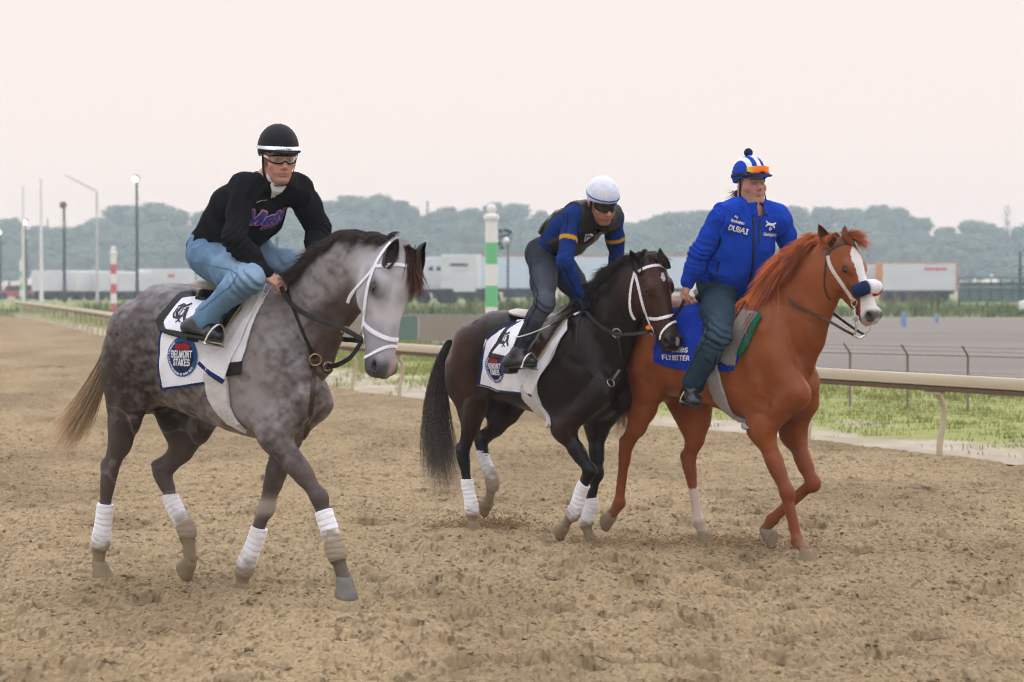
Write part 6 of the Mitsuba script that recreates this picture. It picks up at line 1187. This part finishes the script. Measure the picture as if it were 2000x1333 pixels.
R2 = make_rider(B, k2, dict(j=j2, face=(66, 24, -4), hs=1.0, skin=(.42, .21, .14), hair=(.02, .015, .012), stubble=.4, beard=(.2, .10, .07), bulk=.92, seam=(.018, .020, .026), hem=.08, hemcut=-.05, leg=.92, arm=.84,
  top=('long_sleeved_top', blue_top, 'blue long-sleeved top with dark stripes and an amber band on each arm'), bottom=('jeans', knee_fade(R2J, (.028, .032, .042), (.10, .11, .135), .9), 'faded black jeans'), boot=.24, cuff=.98,
  hands=dict(r=dict(palm=(.2, .5, -1), curl=60, thumbside=1, glove=True), l=dict(palm=(0, -.6, -1), curl=60, thumbside=-1, glove=True))))
f, l, t = R2['axes']; pe, nb = R2['J']['pelvis'], R2['J']['neck']; mat('vest_nylon', VC, .42, specular=.2)
Fv = vest_field(R2, .011, .012)
Fv.cut(cone(nb + f * .06 - t * .02, nb + f * .17 - t * .12, .050, .030), .01); Fv.cut(half(pe + t * .15, -t, .45), .004)
def vest_col(v, n): c = np.broadcast_to(V(.020, .019, .018), v.shape) * (.75 + .5 * nz(v, 18, 6, 3))[:, None]; return c
part(R2, 'padded_vest', Fv, 'vest_nylon', vest_col, .016, 9, 3, 'black padded riding vest with triangular badges')
tri = Polygon([(-.036, .030), (.036, .030), (0, -.036)])
for uv in ((1146, 464), (1184, 470)):
    print_on(R2, tri, uv, 'print_white', 'triangle_badge', F=Fv, off=.004, hh=.008); print_on(R2, tri.buffer(-.007), uv, 'strap_black', 'badge_centre', F=Fv, off=.006, hh=.008); print_on(R2, Polygon([(-.013, .012), (.014, .012), (.002, -.012), (-.004, .002)]), uv, 'print_white', 'badge_mark', F=Fv, off=.0075, hh=.006)
for s in (-.03, .03): q = Fv.snap(resample([pe * .35 + nb * .65 - f * .14 + l * (-.10 + s), pe * .6 + nb * .4 - f * .12 + l * (-.15 + s), pe * .72 + nb * .28 - f * .06 + l * (-.18 + s)], 20), .004); put('back_strap', moved(sweep(q, Fv.grad(q, .02), strap_prof(.02, .004)), B['fr'].M, B['fr'].o), 'strap_black', k2, 40)
k = helmet(R2, (.66, .70, .80), size=.97, peak=False, label='white vented helmet with a blue edge'); head_band(R2, 'blue_edge', k, .052, .062, 'helmet_blue', off=.001, th=.002)
for i, (a0, rr) in enumerate(((18, .060), (18, .085), (-28, .060), (-28, .085), (-75, .055), (-75, .08))):
    an = np.radians(np.linspace(0, 360, 37))[:-1]; ce = V(math.cos(math.radians(a0)), math.sin(math.radians(a0)), .55); ce = nrm(ce); u1 = nrm(np.cross(ce, [0, 0, 1])); u2 = np.cross(ce, u1); q = np.array([R2['HD'](*(V(-.012, 0, .058) + .2 * nrm(ce + (u1 * math.cos(a) * .75 + u2 * math.sin(a)) * rr * 5))) for a in an]); cc = R2['HD'](-.012, 0, .058); p, ok = R2['HF'].cast(q, nrm(cc - q), .001, far=.3); put('vent_ridge', moved(tube(p, .0016, 5, closed=True), B['fr'].M, B['fr'].o), 'print_white', k, True)
head_band(R2, 'white_strap', k, .020, .030, 'print_white', -150, -62, .004, .003, F=R2['B'])
g = thing('goggles', 'dark wraparound goggles of the rider with the white helmet', 'goggles'); nm, L2 = lens(R2, g, 'lens', 'lens_dark', -70, 70, -.022, .026, .098, .010); rtube(R2, g, 'frame', L2[-1], .004, 'strap_black', 50); chin_strap(R2, k); put('ear_pad', moved(trimesh.creation.icosphere(2, .016), np.diag([1, .5, 1.3]) @ R2['R'] @ B['fr'].M, B['fr'].W(R2['HD'](.0, -.084, .0))), 'red_print', k, True)
w = thing('riding_whip', 'thin grey riding whip held by the rider in the padded vest', 'whip'); P2 = B['P']; q = np.array([P2(1146, 606, -.24), P2(1112, 619, -.40), P2(1066, 640, -.43), P2(1006, 660, -.45)]); put('shaft', moved(tube(q, np.linspace(.0055, .003, 24), 7, 24), B['fr'].M, B['fr'].o), 'strap_black', w, True); q2 = resample(q, 24)[3:6]; put('grip_ring', moved(tube(q2, .008, 8), B['fr'].M, B['fr'].o), 'steel', w, True); q3 = resample(q, 24)[12:]; put('shaft_wrap', moved(tube(q3, .0052, 7), B['fr'].M, B['fr'].o), 'steel', w, True)
# --- rider in royal blue on the chestnut
j3 = dict(pelvis=(1416, 556, 0), neck=(1470, 412, .0), rsh=(1404, 431, -.195), lsh=(1523, 428, .19), rel=(1364, 496, -.32), rwr=(1343, 556, -.33), rha=(1333, 584, -.34), lel=(1548, 500, .27), lwr=(1528, 556, .10), lha=(1520, 585, .04),
  head=(1466, 360, .0), rhp=(1402, 574, -.12), lhp=(1448, 572, .12), rkn=(1404, 652, -.36), lkn=(1500, 640, .33), ran=(1350, 752, -.42), lan=(1460, 760, .38), rtoe=(1362, 794, -.52), rheel=(1338, 783, -.36), ltoe=(1500, 795, .42), lheel=(1450, 800, .36))
k3 = thing('person', 'rider in royal blue vest and striped cap on the chestnut horse', 'person')
def royal(v, n): return np.broadcast_to(V(.008, .040, .32), v.shape) * (.85 + .3 * nz(v, 8, 2, 3))[:, None]
R3 = make_rider(C, k3, dict(j=j3, face=(63, -2, 0), hs=.98, fat=1.28, skin=(.40, .20, .15), hair=(.04, .028, .02), stubble=.3, beard=(.30, .17, .13), bulk=1.06, seam=(.010, .018, .03), belly=(.05, .13, .18, .20), hem=-.0, hemcut=-.07, arm=.92, leg=1.06,
  top=('long_sleeved_top', royal, 'royal blue long-sleeved top'), bottom=('jeans', knee_fade(J_of(C, j3), (.016, .030, .046), (.05, .085, .115), .8), 'dark blue jeans'), boot=.12, cuff=1.25, wr=.030,
  hands=dict(r=dict(palm=(.6, .8, 0), curl=70, thumbside=1), l=dict(palm=(0, -.6, -1), curl=60, thumbside=-1))))
f, l, t = R3['axes']; pe, nb = R3['J']['pelvis'], R3['J']['neck']; b = 1.12; ch = pe * .38 + nb * .62
Fv = vest_field(R3, .011, -.012)
hn = R3['hn']; collar(R3, 'collar', 'vest_blue', .080, -.05, (.065, .028), 14, .010, label='standing collar, open at the front'); Fv.cut(cone(nb + f * .10 + hn * .05, nb + f * .145 - t * .05, .030, .004), .006); Fv.cut(half(pe - t * .06, -t, .45), .004)
part(R3, 'vest', Fv, 'knit', lambda v, n: np.broadcast_to(V(.009, .048, .38), v.shape) * (.88 + .24 * nz(v, 7, 12, 3))[:, None], .016, 9, 7, 'royal blue sleeveless zip vest with white lettering'); R3['V'] = Fv
q = line_on(C, [(1468, 408), (1472, 440), (1472, 480), (1470, 520), (1462, 556)], .003, 40, Fv); put('zip', moved(sweep(q, Fv.grad(q, .02), strap_prof(.012, .004)), C['fr'].M, C['fr'].o), 'zip_black', k3, 40)
q = line_on(C, [(1484, 428), (1483, 474)], .003, 20, Fv); put('pocket_zip', moved(sweep(q, Fv.grad(q, .02), strap_prof(.012, .004)), C['fr'].M, C['fr'].o), 'zip_black', k3, 40); q = line_on(C, [(1405, 512), (1399, 534)], .003, 16, Fv); put('pocket_zip', moved(sweep(q, Fv.grad(q, .02), strap_prof(.008, .003)), C['fr'].M, C['fr'].o), 'zip_black', k3, 40)
for txt, uv, sz in (('Fly', (1438, 424), .013), ('Emirates', (1440, 433), .016), ('DUBAI', (1441, 448), .030), ('Godolphin', (1503, 458), .017)): print_on(R3, affinity.scale(text_poly(txt, sz), 1.0, 1.1, origin=(0, 0)), uv, 'print_white', 'lettering', F=Fv, hh=.006, label=f'white lettering reading {txt}')
ua = union_all([LineString([(-.032, .014), (-.026, .006), (-.014, .003), (.014, .003), (.026, .006), (.032, .014)]).buffer(.0042), LineString([(-.032, -.014), (-.026, -.006), (-.014, -.003), (.014, -.003), (.026, -.006), (.032, -.014)]).buffer(.0042)]); print_on(R3, ua, (1504, 438), 'print_white', 'chest_mark', F=Fv, hh=.006); print_on(R3, Point(0, 0).buffer(.0105).difference(Point(.001, 0).buffer(.0045)), (1504, 447), 'print_white', 'round_mark', F=Fv, hh=.006)
st3 = lambda q: ((np.abs(q[:, 1]) < .015) | ((np.abs(q[:, 1]) > .044) & (np.abs(q[:, 1]) < .070))) & (q[:, 2] > .045)
k = helmet(R3, (.012, .05, .36), stripes=st3, label='blue and white striped helmet cap with a pompom'); head_band(R3, 'goggle_strap', k, .044, .064, 'strap_black', -180, 180, .003)
pm = trimesh.creation.icosphere(4, .027); v = pm.vertices; v = v * (1 + .25 * (nz(v, 160, 3, 2) - .5))[:, None]; put('pompom', moved((v, pm.faces), C['fr'].M, C['fr'].W(R3['HD'](-.02, 0, .200))), 'navy_fleece', k, True)
g = thing('goggles', 'orange mirrored goggles worn on the striped cap', 'goggles')
def flame(u, w):
    a = np.array([.75, .55, .05]); b_ = np.array([.85, .22, .02]); c_ = np.array([.55, .02, .02]); x = np.abs(u - .5) * 2; c = lerp(np.broadcast_to(c_, (len(u), 3)), b_, sstep(.0, .5, w)); return lerp(c, a, sstep(.45, 1.0, x))
nm, L3 = lens(R3, g, 'lens', 'lens_flame', -48, 48, .054, .104, .138, .012, color=flame, cx=-.012); rtube(R3, g, 'frame', L3[0], .0035, 'strap_black', 50); chin_strap(R3, k)
hr = R3['HD']; roots = np.array([hr(-.095 + .02 * a, -.05 + .10 * c_, -.03 - .03 * d) for a, c_, d in np.random.default_rng(5).random((150, 3))]); dirs = nrm(np.random.default_rng(6).normal(0, .5, (150, 3)) - R3['R'][0] * 1.0 - V(0, 0, .9)); hair(roots, dirs, np.full(150, .085), 'hair', k3, ((.03, .022, .018), (.05, .035, .028)), C['fr'], lambda tt, r_, d_, L_: r_ + d_ * (L_ * tt)[:, None] - R3['R'][0] * .02 * tt, .0018, .06, 8, 8)
# lead rein from his hand to the dark bay's bit
ld = thing('lead_rein', 'dark lead rein from the blue-clad rider to the bit of the dark bay horse', 'lead rein')
a = C['fr'].W(R3['J']['rha']); b_ = B['fr'].W(bit2); 
put('strap', sweep(resample([a + V(.01, 0, .05), a + V(-.015, -.02, -.06), a * .6 + b_ * .4 + V(0, .0, -.05), B['fr'].W(far2)], 40), np.broadcast_to(V(.3, -1, .2), (40, 3)), strap_prof(.022, .005)), 'black_leather', ld, 40)
# ---------------------------------------------------------------- kicked-up sand
def spray(label, name, spots, seed):
    rng = np.random.default_rng(seed); V_, F_, n0 = [], [], 0
    base = trimesh.creation.icosphere(0, 1.0)
    for (u, v, w, d, hgt, n) in spots:
        c = gnd(u, v)
        for i in range(n):
            t = rng.exponential(.35); p = c + V(rng.normal(0, w), rng.normal(0, d), abs(rng.normal(0, hgt)) * math.exp(-t * .5) + .005); r = rng.uniform(.0018, .0060) * (1 if rng.uniform() > .06 else 1.9)
            V_.append(base.vertices * r * rng.uniform(.7, 1.3, 3) + p); F_.append(base.faces + n0); n0 += len(base.vertices)
    labels[name] = {'label': label, 'category': 'sand', 'kind': 'stuff'}; put(name, (np.vstack(V_), np.vstack(F_)), 'sand_grain', None, False, kind='stuff')
mat('sand_grain', (.30, .205, .115), .95)
spray('sand thrown up in a low spray by the hooves', 'sand_spray', [(955, 1030, .16, .10, .045, 1500), (915, 1036, .10, .08, .02, 400), (1180, 1060, .14, .10, .015, 400), (1395, 1062, .22, .10, .03, 800), (1480, 1070, .25, .10, .03, 500), (1300, 1065, .3, .1, .02, 300), (470, 1160, .15, .08, .01, 250), (200, 1130, .15, .08, .01, 250)], 4)
clods = np.random.default_rng(9); bs = trimesh.creation.icosphere(0, 1.0); V_, F_, n0 = [], [], 0
for i in range(9000):
    y = clods.uniform(9.5, 26) if i % 3 else clods.uniform(12, 18); x = clods.uniform(-.235 * y, min(.235 * y, rail_x(y) - .2)); r = .004 + .011 * clods.random() ** 4; z = float(sand_z(np.array([x]), np.array([y]))[0]); q = bs.vertices * r * clods.uniform(.6, 1.3, 3) * V(1.2, 1.2, .7); q = q * (1 + .5 * (meshkit.noise(bs.vertices * 2.3 + i, 3) - .5))[:, None]
    V_.append(q + V(x, y, z + r * .25)); F_.append(bs.faces + n0); n0 += len(q)
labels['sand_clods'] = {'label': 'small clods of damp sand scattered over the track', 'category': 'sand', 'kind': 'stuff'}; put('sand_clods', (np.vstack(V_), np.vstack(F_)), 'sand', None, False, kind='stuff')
# ---------------------------------------------------------------- the smoky air
scene['haze'] = {'type': 'cube', 'to_world': T().translate([0, 280, 16.0]).scale([930, 650, 18.0]), 'bsdf': {'type': 'null'}, 'interior': {'type': 'ref', 'id': 'haze_air'}}
labels['haze'] = {'label': 'thin smoky haze over the whole track', 'category': 'haze', 'kind': 'stuff'}
